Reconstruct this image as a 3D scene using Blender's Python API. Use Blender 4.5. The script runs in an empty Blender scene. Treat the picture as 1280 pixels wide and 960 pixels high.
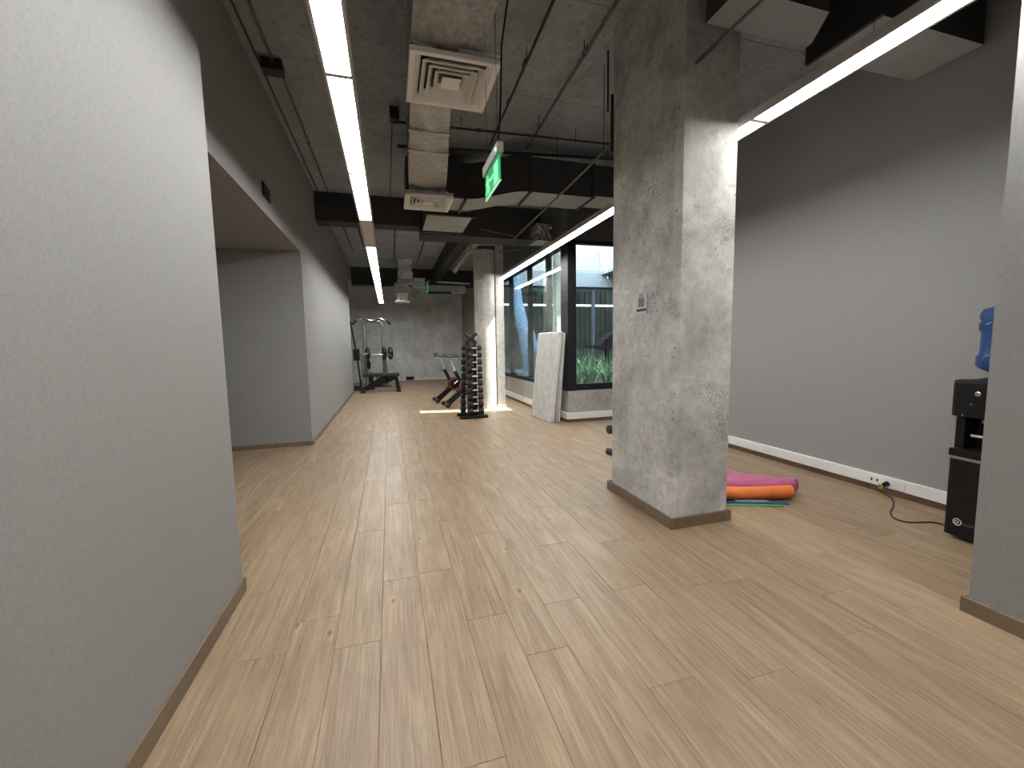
import bpy, bmesh, math, random
from mathutils import Vector, Matrix
random.seed(7)
PI = math.pi
S = bpy.context.scene
C = S.collection

# ------------------------------------------------------------------ camera
def set_camera():
    yaw, pitch, roll, f, H = .2848395, .0930445, -.0173190, 517.843, 1.35
    fw = Vector((math.sin(yaw)*math.cos(pitch), math.cos(yaw)*math.cos(pitch), -math.sin(pitch)))
    rt = Vector((math.cos(yaw), -math.sin(yaw), 0))
    up = rt.cross(fw)
    r2 = rt*math.cos(roll) + up*math.sin(roll)
    u2 = up*math.cos(roll) - rt*math.sin(roll)
    cd = bpy.data.cameras.new('camera'); co = bpy.data.objects.new('camera', cd); C.objects.link(co)
    M = Matrix((r2, u2, -fw)).transposed().to_4x4(); M.translation = (0, 0, H)
    co.matrix_world = M
    cd.sensor_width = 36; cd.lens = f*36/1280; cd.clip_start = .05; cd.clip_end = 200
    S.camera = co
set_camera()

# ------------------------------------------------------------------ sky, sun, exposure
W = bpy.data.worlds.new('world'); S.world = W; W.use_nodes = True
nt = W.node_tree; bg = nt.nodes['Background']
sky = nt.nodes.new('ShaderNodeTexSky'); sky.sky_type = 'NISHITA'; sky.sun_disc = False
sky.sun_elevation = math.radians(50); sky.sun_rotation = math.radians(100); sky.air_density = 1.6
hs = nt.nodes.new('ShaderNodeHueSaturation'); hs.inputs['Saturation'].default_value = .25
nt.links.new(sky.outputs[0], hs.inputs['Color']); nt.links.new(hs.outputs[0], bg.inputs[0]); bg.inputs[1].default_value = 2.6
sl = bpy.data.lights.new('sun', 'SUN'); sl.energy = 36; sl.angle = math.radians(.53); sl.color = (1, .95, .88)
so = bpy.data.objects.new('sun', sl); C.objects.link(so); so.location = (9, 6, 12)
so.rotation_euler = Vector((-1, .2, -1.2)).to_track_quat('-Z', 'Y').to_euler()
LED = 45.0
S.view_settings.view_transform = 'Standard'; S.view_settings.look = 'None'
S.view_settings.exposure = 0.0; S.view_settings.gamma = 1; S.view_settings.use_curve_mapping = False

# ------------------------------------------------------------------ materials
def srgb(r, g, b):
    f = lambda c: (c/255/12.92 if c/255 <= .04045 else ((c/255+.055)/1.055)**2.4)
    return (f(r), f(g), f(b), 1)
MAT = {}
def mat(name, col=(.5,.5,.5,1), rough=.5, metal=0, emit=None, es=0, spec=.5, coat=0):
    m = bpy.data.materials.new(name); m.use_nodes = True
    b = m.node_tree.nodes['Principled BSDF']
    b.inputs['Base Color'].default_value = col; b.inputs['Roughness'].default_value = rough
    b.inputs['Metallic'].default_value = metal; b.inputs['Specular IOR Level'].default_value = spec
    b.inputs['Coat Weight'].default_value = coat
    if emit: b.inputs['Emission Color'].default_value = emit; b.inputs['Emission Strength'].default_value = es
    MAT[name] = m; return m
def nodes(m): return m.node_tree.nodes, m.node_tree.links, m.node_tree.nodes['Principled BSDF']
def tex(N, L, kind, scale, vec=None, **kw):
    n = N.new(kind); n.inputs['Scale'].default_value = scale
    for k, v in kw.items(): n.inputs[k].default_value = v
    if vec: L.new(vec, n.inputs['Vector'])
    return n
def ramp(N, L, fac, stops):
    r = N.new('ShaderNodeValToRGB'); e = r.color_ramp.elements
    while len(e) < len(stops): e.new(.5)
    for i, (p, c) in enumerate(stops): e[i].position = p; e[i].color = c
    L.new(fac, r.inputs[0]); return r
def mapping(N, L, src, scale, loc=(0,0,0)):
    m = N.new('ShaderNodeMapping'); m.inputs['Scale'].default_value = scale; m.inputs['Location'].default_value = loc
    L.new(src, m.inputs['Vector']); return m.outputs[0]
def pos(N): return N.new('ShaderNodeNewGeometry').outputs['Position']
def mixc(N, L, a, b, fac, mode='MIX'):
    m = N.new('ShaderNodeMix'); m.data_type = 'RGBA'; m.blend_type = mode
    for s, v in ((0, fac), (6, a), (7, b)):
        if hasattr(v, 'links'): L.new(v, m.inputs[s])
        else: m.inputs[s].default_value = v
    return m.outputs[2]
def bump(N, L, b, h, strength, dist=.01):
    n = N.new('ShaderNodeBump'); n.inputs['Strength'].default_value = strength; n.inputs['Distance'].default_value = dist
    L.new(h, n.inputs['Height']); L.new(n.outputs[0], b.inputs['Normal']); return n

def wood(name, dark, mid, light, rough=.42, tone=.16):
    m = mat(name, rough=rough); N, L, b = nodes(m); P = pos(N)
    oi = N.new('ShaderNodeObjectInfo'); at = N.new('ShaderNodeAttribute'); at.attribute_name = 'prnd'
    ad = N.new('ShaderNodeMath'); ad.operation = 'ADD'; L.new(oi.outputs['Random'], ad.inputs[0]); L.new(at.outputs['Fac'], ad.inputs[1])
    mu = N.new('ShaderNodeVectorMath'); mu.operation = 'SCALE'; mu.inputs[0].default_value = (17, 41, 5); L.new(ad.outputs[0], mu.inputs['Scale'])
    va = N.new('ShaderNodeVectorMath'); va.operation = 'ADD'; L.new(P, va.inputs[0]); L.new(mu.outputs[0], va.inputs[1]); V = va.outputs[0]
    g1 = tex(N, L, 'ShaderNodeTexNoise', 1, mapping(N, L, V, (125, 2.6, 1)), Detail=9, Roughness=.70, Distortion=.22)
    g2 = tex(N, L, 'ShaderNodeTexNoise', 1, mapping(N, L, V, (10, .8, 1)), Detail=5, Roughness=.6, Distortion=2.2)
    g3 = tex(N, L, 'ShaderNodeTexNoise', 1, mapping(N, L, V, (4.5, 2.2, 1)), Detail=3, Roughness=.5)
    a = N.new('ShaderNodeMath'); a.operation = 'MULTIPLY_ADD'; L.new(g1.outputs[0], a.inputs[0]); a.inputs[1].default_value = .54
    s = N.new('ShaderNodeMath'); s.operation = 'MULTIPLY'; L.new(g2.outputs[0], s.inputs[0]); s.inputs[1].default_value = .46; L.new(s.outputs[0], a.inputs[2])
    r = ramp(N, L, a.outputs[0], [(.33, dark), (.5, mid), (.67, light)])
    # rustic knots
    kv = tex(N, L, 'ShaderNodeTexVoronoi', 1, mapping(N, L, V, (5.0, 2.2, 1)), Randomness=1)
    kr = ramp(N, L, kv.outputs['Distance'], [(0.0, (.18,.16,.14,1)), (.035, (.5,.46,.42,1)), (.07, (1.18,1.16,1.14,1)), (.20, (1,1,1,1))])
    c = mixc(N, L, r.outputs[0], kr.outputs[0], .8, 'MULTIPLY')
    fl = tex(N, L, 'ShaderNodeTexNoise', 1, mapping(N, L, V, (210, 9, 1)), Detail=3, Roughness=.6)
    flr = ramp(N, L, fl.outputs[0], [(.30, (.62,.58,.54,1)), (.40, (1,1,1,1))]); c = mixc(N, L, c, flr.outputs[0], .9, 'MULTIPLY')
    pr = ramp(N, L, g3.outputs[0], [(.3, (1-tone*.8,)*3+(1,)), (.7, (1+tone*.4,)*3+(1,))])
    c = mixc(N, L, c, pr.outputs[0], .8, 'MULTIPLY')
    fr = N.new('ShaderNodeMath'); fr.operation = 'FRACT'; m7 = N.new('ShaderNodeMath'); m7.operation = 'MULTIPLY'; m7.inputs[1].default_value = 7.31
    L.new(ad.outputs[0], m7.inputs[0]); L.new(m7.outputs[0], fr.inputs[0])
    tn = ramp(N, L, fr.outputs[0], [(0, (.96,.96,.97,1)), (1, (1.02,1.02,1.01,1))])
    c = mixc(N, L, c, tn.outputs[0], 1, 'MULTIPLY')
    L.new(c, b.inputs['Base Color'])
    rr = ramp(N, L, g1.outputs[0], [(.3, (rough+.1,)*3+(1,)), (.7, (rough-.05,)*3+(1,))]); L.new(rr.outputs[0], b.inputs['Roughness'])
    bump(N, L, b, g1.outputs[0], .25, .002); return m
wood('oak', (.19,.125,.074,1), (.30,.212,.135,1), (.42,.32,.218,1), rough=.40)
wood('baseboard_wood', (.13,.09,.055,1), (.19,.135,.085,1), (.25,.185,.12,1), rough=.5, tone=.1)

def concrete(name, base, var=.35, pits=1.0, bumps=.5, pit_scale=28):
    m = mat(name, rough=.82, spec=.3); N, L, b = nodes(m); P = pos(N)
    n1 = tex(N, L, 'ShaderNodeTexNoise', 2.1, P, Detail=7, Roughness=.6)
    n2 = tex(N, L, 'ShaderNodeTexNoise', 16, P, Detail=8, Roughness=.7)
    n3 = tex(N, L, 'ShaderNodeTexNoise', 3.2, mapping(N, L, P, (1,1,1), (5,9,2)), Detail=4, Roughness=.6)
    lo = tuple(c*(1-var) for c in base[:3])+(1,); hi = tuple(min(1, c*(1+var*.6)) for c in base[:3])+(1,)
    c = ramp(N, L, n1.outputs[0], [(.32, lo), (.66, hi)]).outputs[0]
    f2 = ramp(N, L, n2.outputs[0], [(.3, (.60,.60,.60,1)), (.62, (1.14,1.14,1.14,1))])
    c = mixc(N, L, c, f2.outputs[0], .6, 'MULTIPLY')
    v = tex(N, L, 'ShaderNodeTexVoronoi', pit_scale, P, Randomness=1)
    v2 = tex(N, L, 'ShaderNodeTexVoronoi', pit_scale*3.3, P, Randomness=1)
    pr0 = ramp(N, L, v.outputs['Distance'], [(.13, (0,0,0,1)), (.20, (1,1,1,1))])
    cg = ramp(N, L, v.outputs['Color'], [(.55, (1,1,1,1)), (.56, (0,0,0,1))]); pr = N.new('ShaderNodeMix'); pr.data_type = 'RGBA'; L.new(cg.outputs[0], pr.inputs[0]); L.new(pr0.outputs[0], pr.inputs[6]); pr.inputs[7].default_value = (1,1,1,1)
    pr2 = ramp(N, L, v2.outputs['Distance'], [(.26, (0,0,0,1)), (.42, (1,1,1,1))])
    # small pits only where the pour was poor
    gate = ramp(N, L, n3.outputs[0], [(.56, (1,1,1,1)), (.63, (0,0,0,1))])
    p2 = mixc(N, L, pr2.outputs[0], (1,1,1,1), gate.outputs[0])
    gate1 = ramp(N, L, n1.outputs[0], [(.36, (1,1,1,1)), (.42, (0,0,0,1))])
    p1 = mixc(N, L, pr.outputs[2], (1,1,1,1), gate1.outputs[0])
    pp = mixc(N, L, p1, p2, 1, 'MULTIPLY')
    c = mixc(N, L, c, pp, .55*pits, 'MULTIPLY'); L.new(c, b.inputs['Base Color'])
    bc = mixc(N, L, pp, n2.outputs[0], .45); bump(N, L, b, bc, bumps, .012); return m
concrete('concrete_column', (.53,.525,.50,1), pits=.95, bumps=1.0)
concrete('concrete_ceiling', (.335,.37,.40,1), var=.16, pits=.5, bumps=.3, pit_scale=9)
concrete('concrete_wall', (.74,.75,.74,1), var=.22, pits=.4, bumps=.35)
concrete('concrete_sill', (.36,.345,.32,1), var=.15, pits=.6, bumps=.3)
concrete('concrete_round', (.50,.485,.45,1), var=.25, pits=.3, bumps=.3)
concrete('court_concrete', (.44,.46,.435,1), var=.10, pits=.2, bumps=.2)
concrete('court_grey', (.30,.35,.40,1), var=.12, pits=.2, bumps=.2)

def fabric(name, col):
    m = mat(name, rough=.9, spec=.2); N, L, b = nodes(m); P = pos(N)
    n1 = tex(N, L, 'ShaderNodeTexNoise', 1, mapping(N, L, P, (260,260,60)), Detail=4)
    n2 = tex(N, L, 'ShaderNodeTexNoise', 1, mapping(N, L, P, (70,70,190)), Detail=4)
    n3 = tex(N, L, 'ShaderNodeTexNoise', 38, P, Detail=4)
    s = mixc(N, L, n1.outputs[0], n2.outputs[0], .5); s = mixc(N, L, s, n3.outputs[0], .12)
    lo = tuple(c*.88 for c in col[:3])+(1,); hi = tuple(c*1.11 for c in col[:3])+(1,)
    L.new(ramp(N, L, s, [(.35, lo), (.65, hi)]).outputs[0], b.inputs['Base Color'])
    bump(N, L, b, s, .12, .001); return m
fabric('grey_fabric', (.285,.283,.280,1))
def foil(name, col, rough):
    m = mat(name, col, rough, metal=1); N, L, b = nodes(m); P = pos(N)
    n1 = tex(N, L, 'ShaderNodeTexNoise', 17, P, Detail=7, Roughness=.7, Distortion=.35)
    v = tex(N, L, 'ShaderNodeTexVoronoi', 22, P)
    h = mixc(N, L, n1.outputs[0], v.outputs['Distance'], .3)
    c = ramp(N, L, n1.outputs[0], [(.3, tuple(x*.55 for x in col[:3])+(1,)), (.65, col)])
    L.new(c.outputs[0], b.inputs['Base Color']); bump(N, L, b, h, .9, .03); return m
foil('foil', (.68,.67,.65,1), .24)
foil('bright_foil', (.92,.92,.91,1), .16)
foil('dusty_foil', (.52,.51,.50,1), .38)
def mottled(name, a, b_, scale=30, rough=.6, bs=.1, metal=0):
    m = mat(name, a, rough, metal); N, L, b = nodes(m)
    n = tex(N, L, 'ShaderNodeTexNoise', scale, pos(N), Detail=5)
    L.new(ramp(N, L, n.outputs[0], [(.3, a), (.7, b_)]).outputs[0], b.inputs['Base Color'])
    bump(N, L, b, n.outputs[0], bs, .004); return m
mottled('duct_dark', (.028,.028,.030,1), (.040,.040,.042,1), 6, .62)
mottled('duct_grey', (.34,.35,.35,1), (.40,.41,.41,1), 5, .6)
mottled('beam_dark', (.035,.035,.040,1), (.050,.050,.054,1), 4, .8)
mottled('lintel', (.085,.088,.092,1), (.105,.108,.112,1), 3, .75)
mottled('pipe_metal', (.10,.10,.10,1), (.16,.155,.15,1), 20, .45, metal=.4)
mottled('pipe_dark', (.018,.018,.019,1), (.03,.03,.03,1), 20, .5)
mottled('drain_pipe', (.25,.245,.235,1), (.33,.32,.30,1), 12, .45)
mottled('white_plastic', (.72,.72,.70,1), (.78,.78,.76,1), 12, .4, .02)
mottled('diffuser_paint', (.82,.80,.77,1), (.86,.84,.81,1), 8, .45, .02)
mottled('housing', (.40,.385,.36,1), (.44,.425,.40,1), 8, .4, .02)
mottled('black_plastic', (.005,.005,.006,1), (.009,.009,.010,1), 40, .38, .03)
mottled('black_frame', (.006,.007,.009,1), (.010,.011,.013,1), 20, .5, .02)
for q in ('black_plastic', 'black_frame'): MAT[q].node_tree.nodes['Principled BSDF'].inputs['Specular IOR Level'].default_value = .3
mottled('rubber', (.010,.010,.011,1), (.018,.018,.019,1), 60, .6, .1)
mottled('vinyl', (.010,.011,.013,1), (.02,.021,.024,1), 40, .4, .1)
mottled('machine_grey', (.15,.155,.16,1), (.21,.215,.22,1), 20, .4, .02)
mottled('steel', (.55,.55,.55,1), (.68,.68,.67,1), 30, .28, .02, metal=1)
mottled('handle_steel', (.62,.62,.60,1), (.75,.75,.73,1), 30, .45, .02, metal=.4)
mottled('saddle', (.045,.065,.08,1), (.07,.09,.11,1), 30, .5, .05)
mottled('red_paint', (.35,.03,.03,1), (.45,.05,.04,1), 30, .4, .02)
mottled('board_grey', (.50,.50,.48,1), (.64,.64,.63,1), 9, .75, .15)
mottled('board_warm', (.36,.335,.31,1), (.50,.47,.44,1), 9, .75, .15)
mottled('pink_mat', (.40,.085,.19,1), (.52,.14,.28,1), 9, .5, .25)
mottled('orange_mat', (.72,.17,.035,1), (.84,.23,.055,1), 9, .5, .2)
mottled('green_band', (.10,.28,.10,1), (.16,.38,.14,1), 20, .5)
mottled('blue_band', (.02,.09,.20,1), (.04,.14,.28,1), 20, .5)
mottled('lilac_band', (.25,.28,.5,1), (.33,.36,.6,1), 20, .5)
mottled('sign_plate', (.42,.44,.48,1), (.52,.54,.58,1), 30, .3, .02)
mottled('ink', (.012,.012,.014,1), (.02,.02,.022,1), 30, .5)
mottled('ink_grey', (.12,.12,.135,1), (.16,.16,.175,1), 60, .5)
mottled('cord', (.02,.014,.012,1), (.035,.022,.018,1), 30, .5)
mottled('yellow_plastic', (.60,.58,.08,1), (.7,.68,.12,1), 30, .4)
mottled('soil', (.03,.022,.015,1), (.07,.05,.035,1), 30, .95, .6)
mottled('curtain', (.05,.064,.058,1), (.08,.098,.09,1), 2, .9)
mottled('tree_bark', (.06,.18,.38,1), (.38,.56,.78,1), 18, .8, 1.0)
mottled('blue_steel', (.075,.095,.13,1), (.11,.135,.175,1), 10, .5)
def leaf(name, a, b_):
    m = mottled(name, a, b_, 14, .45, .05); N, L, b = nodes(m)
    b.inputs['Subsurface Weight'].default_value = 0
leaf('leaf', (.10,.26,.12,1), (.42,.62,.42,1))
m = mat('led', (1,1,1,1), .5, emit=(1,.985,.95,1), es=LED)
m = mat('court_led', (1,1,1,1), .5, emit=(1,.985,.95,1), es=2.6)
m = mat('diffuser_off', (.62,.59,.53,1), .35)
m = mat('sign_green', (0,.25,.08,1), .3, emit=(0,.36,.09,1), es=.5)
m = mat('sign_light', (.3,.7,.4,1), .3, emit=(.12,.75,.33,1), es=.95)
m = mat('sign_white', (.7,.8,.75,1), .3, emit=(.5,.9,.65,1), es=.7)
m = mat('sign_lamp', (.3,.8,.5,1), .3, emit=(.2,1,.5,1), es=6)
mottled('sign_dark', (.0,.05,.02,1), (.0,.07,.03,1), 20, .3)
def glass():
    m = bpy.data.materials.new('glass'); m.use_nodes = True; N, L = m.node_tree.nodes, m.node_tree.links; N.clear()
    o = N.new('ShaderNodeOutputMaterial'); t = N.new('ShaderNodeBsdfTransparent'); g = N.new('ShaderNodeBsdfGlossy'); x = N.new('ShaderNodeMixShader')
    t.inputs[0].default_value = (.90,.955,.94,1); g.inputs[0].default_value = (.95,1,1,1); g.inputs['Roughness'].default_value = .0
    f = N.new('ShaderNodeFresnel'); f.inputs[0].default_value = 1.52
    ge = N.new('ShaderNodeNewGeometry'); inv = N.new('ShaderNodeMath'); inv.operation = 'SUBTRACT'; inv.inputs[0].default_value = 1; L.new(ge.outputs['Backfacing'], inv.inputs[1])
    mf = N.new('ShaderNodeMath'); mf.operation = 'MULTIPLY'; L.new(f.outputs[0], mf.inputs[0]); L.new(inv.outputs[0], mf.inputs[1])
    mf2 = N.new('ShaderNodeMath'); mf2.operation = 'MULTIPLY'; mf2.use_clamp = True; L.new(mf.outputs[0], mf2.inputs[0]); mf2.inputs[1].default_value = 1.8
    L.new(mf2.outputs[0], x.inputs[0]); L.new(t.outputs[0], x.inputs[1]); L.new(g.outputs[0], x.inputs[2]); L.new(x.outputs[0], o.inputs[0]); MAT['glass'] = m
glass()
def bottle_mat():
    m = mat('bottle_blue', (.05,.14,.42,1), .08); N, L, b = nodes(m)
    n = tex(N, L, 'ShaderNodeTexNoise', 20, pos(N)); L.new(ramp(N, L, n.outputs[0], [(.3, (.045,.13,.38,1)), (.7, (.08,.20,.52,1))]).outputs[0], b.inputs['Base Color'])
    b.inputs['Transmission Weight'].default_value = .75; b.inputs['IOR'].default_value = 1.25
bottle_mat()

# ------------------------------------------------------------------ mesh helpers
class MB:
    def __init__(s): s.bm = bmesh.new()
    def box(s, x0, x1, y0, y1, z0, z1, bev=0, rot=None, piv=None):
        r = bmesh.ops.create_cube(s.bm, size=1); vs = r['verts']
        for v in vs: v.co = Vector(((x0+x1)/2+v.co.x*(x1-x0), (y0+y1)/2+v.co.y*(y1-y0), (z0+z1)/2+v.co.z*(z1-z0)))
        if bev:
            es = list({e for v in vs for e in v.link_edges})
            q = bmesh.ops.bevel(s.bm, geom=es, offset=bev, segments=2, affect='EDGES', profile=.6)
            vs = list({v for f in q['faces'] for v in f.verts} | {v for v in vs if v.is_valid})
        if rot is not None:
            p = Vector(piv) if piv else Vector(((x0+x1)/2, (y0+y1)/2, (z0+z1)/2))
            for v in vs: v.co = rot @ (v.co-p) + p
        return s
    def tube(s, pts, r, seg=10, cap=True):
        pts = [Vector(p) for p in pts]; n = len(pts); rings = []; up = None
        for i, p in enumerate(pts):
            d = (pts[min(i+1, n-1)]-pts[max(i-1, 0)]).normalized()
            if up is None: up = Vector((0,0,1)) if abs(d.z) < .9 else Vector((1,0,0))
            a = d.cross(up).normalized(); b = a.cross(d).normalized(); up = b
            rr = r[i] if hasattr(r, '__len__') else r
            rings.append([s.bm.verts.new(p + rr*(math.cos(2*PI*k/seg)*a + math.sin(2*PI*k/seg)*b)) for k in range(seg)])
        for A, B in zip(rings, rings[1:]):
            for k in range(seg): s.bm.faces.new((A[k], A[(k+1) % seg], B[(k+1) % seg], B[k]))
        if cap: s.bm.faces.new(rings[0][::-1]); s.bm.faces.new(rings[-1])
        return s
    def ring(s, c, axis, R, r, seg=24, sub=8):
        c = Vector(c); ax = Vector(axis).normalized(); u = ax.orthogonal().normalized(); w = ax.cross(u); rs = []
        for i in range(seg):
            d = math.cos(2*PI*i/seg)*u + math.sin(2*PI*i/seg)*w
            rs.append([s.bm.verts.new(c + d*(R + r*math.cos(2*PI*k/sub)) + ax*r*math.sin(2*PI*k/sub)) for k in range(sub)])
        for i in range(seg):
            A, B = rs[i], rs[(i+1) % seg]
            for k in range(sub): s.bm.faces.new((A[k], A[(k+1) % sub], B[(k+1) % sub], B[k]))
        return s
    def lathe(s, c, prof, seg=28, axis=(0,0,1)):
        c = Vector(c); ax = Vector(axis).normalized(); u = ax.orthogonal().normalized(); w = ax.cross(u); rs = []
        for (r, h) in prof:
            rs.append([s.bm.verts.new(c + ax*h + max(r, 1e-4)*(math.cos(2*PI*k/seg)*u + math.sin(2*PI*k/seg)*w)) for k in range(seg)])
        for A, B in zip(rs, rs[1:]):
            for k in range(seg): s.bm.faces.new((A[k], A[(k+1) % seg], B[(k+1) % seg], B[k]))
        s.bm.faces.new(rs[0][::-1]); s.bm.faces.new(rs[-1]); return s
    def prism(s, poly, vec):
        vec = Vector(vec); A = [s.bm.verts.new(Vector(p)) for p in poly]; B = [s.bm.verts.new(Vector(p)+vec) for p in poly]
        s.bm.faces.new(A[::-1]); s.bm.faces.new(B); n = len(poly)
        for k in range(n): s.bm.faces.new((A[k], A[(k+1) % n], B[(k+1) % n], B[k]))
        return s
    def loft(s, secs, close=True, cap=True):
        rs = [[s.bm.verts.new(Vector(p)) for p in q] for q in secs]; n = len(rs[0])
        for A, B in zip(rs, rs[1:]):
            for k in range(n if close else n-1): s.bm.faces.new((A[k], A[(k+1) % n], B[(k+1) % n], B[k]))
        if cap and close: s.bm.faces.new(rs[0][::-1]); s.bm.faces.new(rs[-1])
        return s
    def go(s, name, m, parent=None, smooth=False, loc=None):
        """link as one object; geometry given in world coordinates, shifted to the parent's or own origin"""
        bmesh.ops.recalc_face_normals(s.bm, faces=s.bm.faces)
        off = Vector(parent['_loc']) if parent is not None and '_loc' in parent else (Vector(loc) if loc is not None else Vector((0,0,0)))
        if off.length: bmesh.ops.translate(s.bm, verts=s.bm.verts, vec=-off)
        me = bpy.data.meshes.new(name); s.bm.to_mesh(me); s.bm.free()
        o = bpy.data.objects.new(name, me); C.objects.link(o)
        if m: me.materials.append(MAT[m])
        if parent is not None: o.parent = parent; o['_loc'] = parent['_loc'] if '_loc' in parent else (0,0,0)
        else: o.location = off; o['_loc'] = tuple(off)
        if smooth:
            for p in me.polygons: p.use_smooth = True
            try: me.set_sharp_from_angle(angle=math.radians(smooth if smooth is not True else 40))
            except Exception: pass
        return o
def tag(o, label, cat, group=None):
    o['label'] = label; o['category'] = cat
    if group: o['group'] = group
    return o
def thing(name, label, cat, loc, group=None, rz=0):
    o = bpy.data.objects.new(name, None); C.objects.link(o); o.empty_display_size = .1
    o.location = loc; o.rotation_euler = (0,0,rz); o['_loc'] = (0.,0.,0.) if rz else tuple(float(v) for v in loc)
    return tag(o, label, cat, group)
def struct(o): o['kind'] = 'structure'; return o
def copy_tree(o, parent=None):
    c = o.copy(); C.objects.link(c)
    if parent: c.parent = parent
    for ch in list(o.children): copy_tree(ch, c)
    return c

# ------------------------------------------------------------------ room shell
CZ = 3.97          # ceiling
XL, XLN, XR = -1.10, -.845, 4.13
YB, YE = -3.2, 17.3
floor = struct(MB().box(-4.2, 4.6, YB-.2, YE+.3, -.22, -.012).go('floor', 'baseboard_wood'))
# planks: 20 cm wide, 1.22 m long
PW, PL = .2025, 1.22
pm = {}
def plank_mesh(w, l):
    k = (round(w, 3), round(l, 3))
    if k not in pm:
        b = bmesh.new(); g = .0006; c = .0022
        lo = [b.verts.new(p) for p in ((g,g,-.012), (w-g,g,-.012), (w-g,l-g,-.012), (g,l-g,-.012))]
        mi = [b.verts.new(p) for p in ((g,g,-.0012), (w-g,g,-.0012), (w-g,l-g,-.0012), (g,l-g,-.0012))]
        hi = [b.verts.new(p) for p in ((g+c,g+c,0), (w-g-c,g+c,0), (w-g-c,l-g-c,0), (g+c,l-g-c,0))]
        for A, B in ((lo, mi), (mi, hi)):
            for q in range(4): b.faces.new((A[q], A[(q+1) % 4], B[(q+1) % 4], B[q]))
        b.faces.new(hi); bmesh.ops.recalc_face_normals(b, faces=b.faces)
        me = bpy.data.meshes.new('plank'); b.to_mesh(me); b.free(); me.materials.append(MAT['oak']); pm[k] = me
    return pm[k]
OFF = {0: 1.21, 1: 1.92, 2: 1.61, 3: 1.92, 4: 1.30, 5: 1.92, 6: 1.22}
def floor_x(y):   # visible floor span
    lo = XLN-.02 if y < 2.5 else (-2.6 if y < 6.4 else (XL-.02 if y < 13.3 else -3.0))
    hi = 2.72 if y < 1.1 else (4.15 if y < 6.6 else 2.95)
    return lo, hi
cand = []
for k in range(-22, 20):
    x0 = .1075+PW*k; off = OFF.get(k, (k*k*.377+.41*k) % PL)
    j = int(math.floor((YB-off)/PL))
    while True:
        y0 = off+PL*j; y1 = y0+PL; j += 1
        if y0 > YE: break
        lo, hi = floor_x((y0+y1)/2); lo2 = min(floor_x(y0)[0], floor_x(y1)[0], lo); hi2 = max(floor_x(y0)[1], floor_x(y1)[1], hi)
        if x0+PW < lo2 or x0 > hi2 or y1 < YB: continue
        cand.append((x0, max(y0, YB), PW, min(y1, YE)-max(y0, YB)))
vis = sorted(cand, key=lambda c: abs(c[1]+c[3]/2-2)+max(0, .7-(c[1]+c[3]))*99)
near, far = vis[:292], vis[292:]
for (x, y, w, l) in near:
    o = bpy.data.objects.new('plank', plank_mesh(w, l)); C.objects.link(o); o.location = (x, y, 0); o.parent = floor
b = bmesh.new(); lay = b.faces.layers.float.new('prnd'); g = .0006
for (x, y, w, l) in far:
    r = random.random(); A = [b.verts.new(p) for p in ((x+g,y+g,-.012), (x+w-g,y+g,-.012), (x+w-g,y+l-g,-.012), (x+g,y+l-g,-.012))]
    B = [b.verts.new(v.co+Vector((0,0,.012))) for v in A]
    for q in range(4): b.faces.new((A[q], A[(q+1) % 4], B[(q+1) % 4], B[q]))[lay] = r
    b.faces.new(B)[lay] = r
bmesh.ops.recalc_face_normals(b, faces=b.faces)
me = bpy.data.meshes.new('plank_field'); b.to_mesh(me); b.free(); me.materials.append(MAT['oak'])
o = bpy.data.objects.new('plank_field', me); C.objects.link(o); o.parent = floor; o['kind'] = 'stuff'

ceiling = struct(MB().box(-4.3, 4.5, YB-.2, 6.75, CZ+.012, CZ+.3).box(-4.3, 3.13, 6.75, YE+.3, CZ+.012, CZ+.3).go('ceiling', 'concrete_ceiling'))
ys = [YB-.2, .6, 3.13, 4.39, 6.75, 9.8, 12.6, 15.2, YE+.3]
for a, c in zip(ys, ys[1:]):
    for xa, xc in ((-4.3, -1.2), (-1.196, 1.95), (1.954, 4.5 if c < 6.8 else 3.13)):
        MB().box(xa, xc, a+.003, c-.003, CZ, CZ+.0115).go('ceiling_panel', 'concrete_ceiling', ceiling)

HD = 2.665
struct(MB().box(-1.25, XLN, YB, 2.55, 0, CZ).go('wall_left', 'grey_fabric'))
wf = MB().box(-4.1, XL, 6.31, 13.35, 0, HD).box(-4.1, XL, 2.55, 13.35, HD, CZ)
struct(wf.go('wall_left_far', 'grey_fabric'))
struct(MB().box(-4.1, -4.0, 0, 6.31, 0, HD).box(-4.1, -1.25, 1.2, 1.3, 0, HD).go('wall_recess', 'grey_fabric'))
struct(MB().box(-4.3, -3.2, 13.35, YE+.3, 0, CZ).go('wall_left_end', 'concrete_wall'))
struct(MB().box(-4.3, 4.5, YB-.2, YB, 0, CZ).go('wall_back', 'grey_fabric'))
struct(MB().box(XR, XR+.2, 1.25, 6.75, 0, CZ).go('wall_right', 'grey_fabric'))
struct(MB().box(2.683, XR+.2, YB, 1.226, 0, CZ).go('wall_right_near', 'grey_fabric'))
wend = struct(MB().box(-4.3, 4.5, YE+.02, YE+.3, 0, CZ).go('wall_end', 'concrete_wall'))
xs = [-4.3, -1.9, .28, 1.55, 2.9]
for a, c in zip(xs, xs[1:]):
    for za, zc in ((0, 2.9), (2.9, CZ)):
        MB().box(a+.012, c-.012, YE, YE+.019, za+.006, zc-.006).go('concrete_panel', 'concrete_wall', wend)
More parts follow.
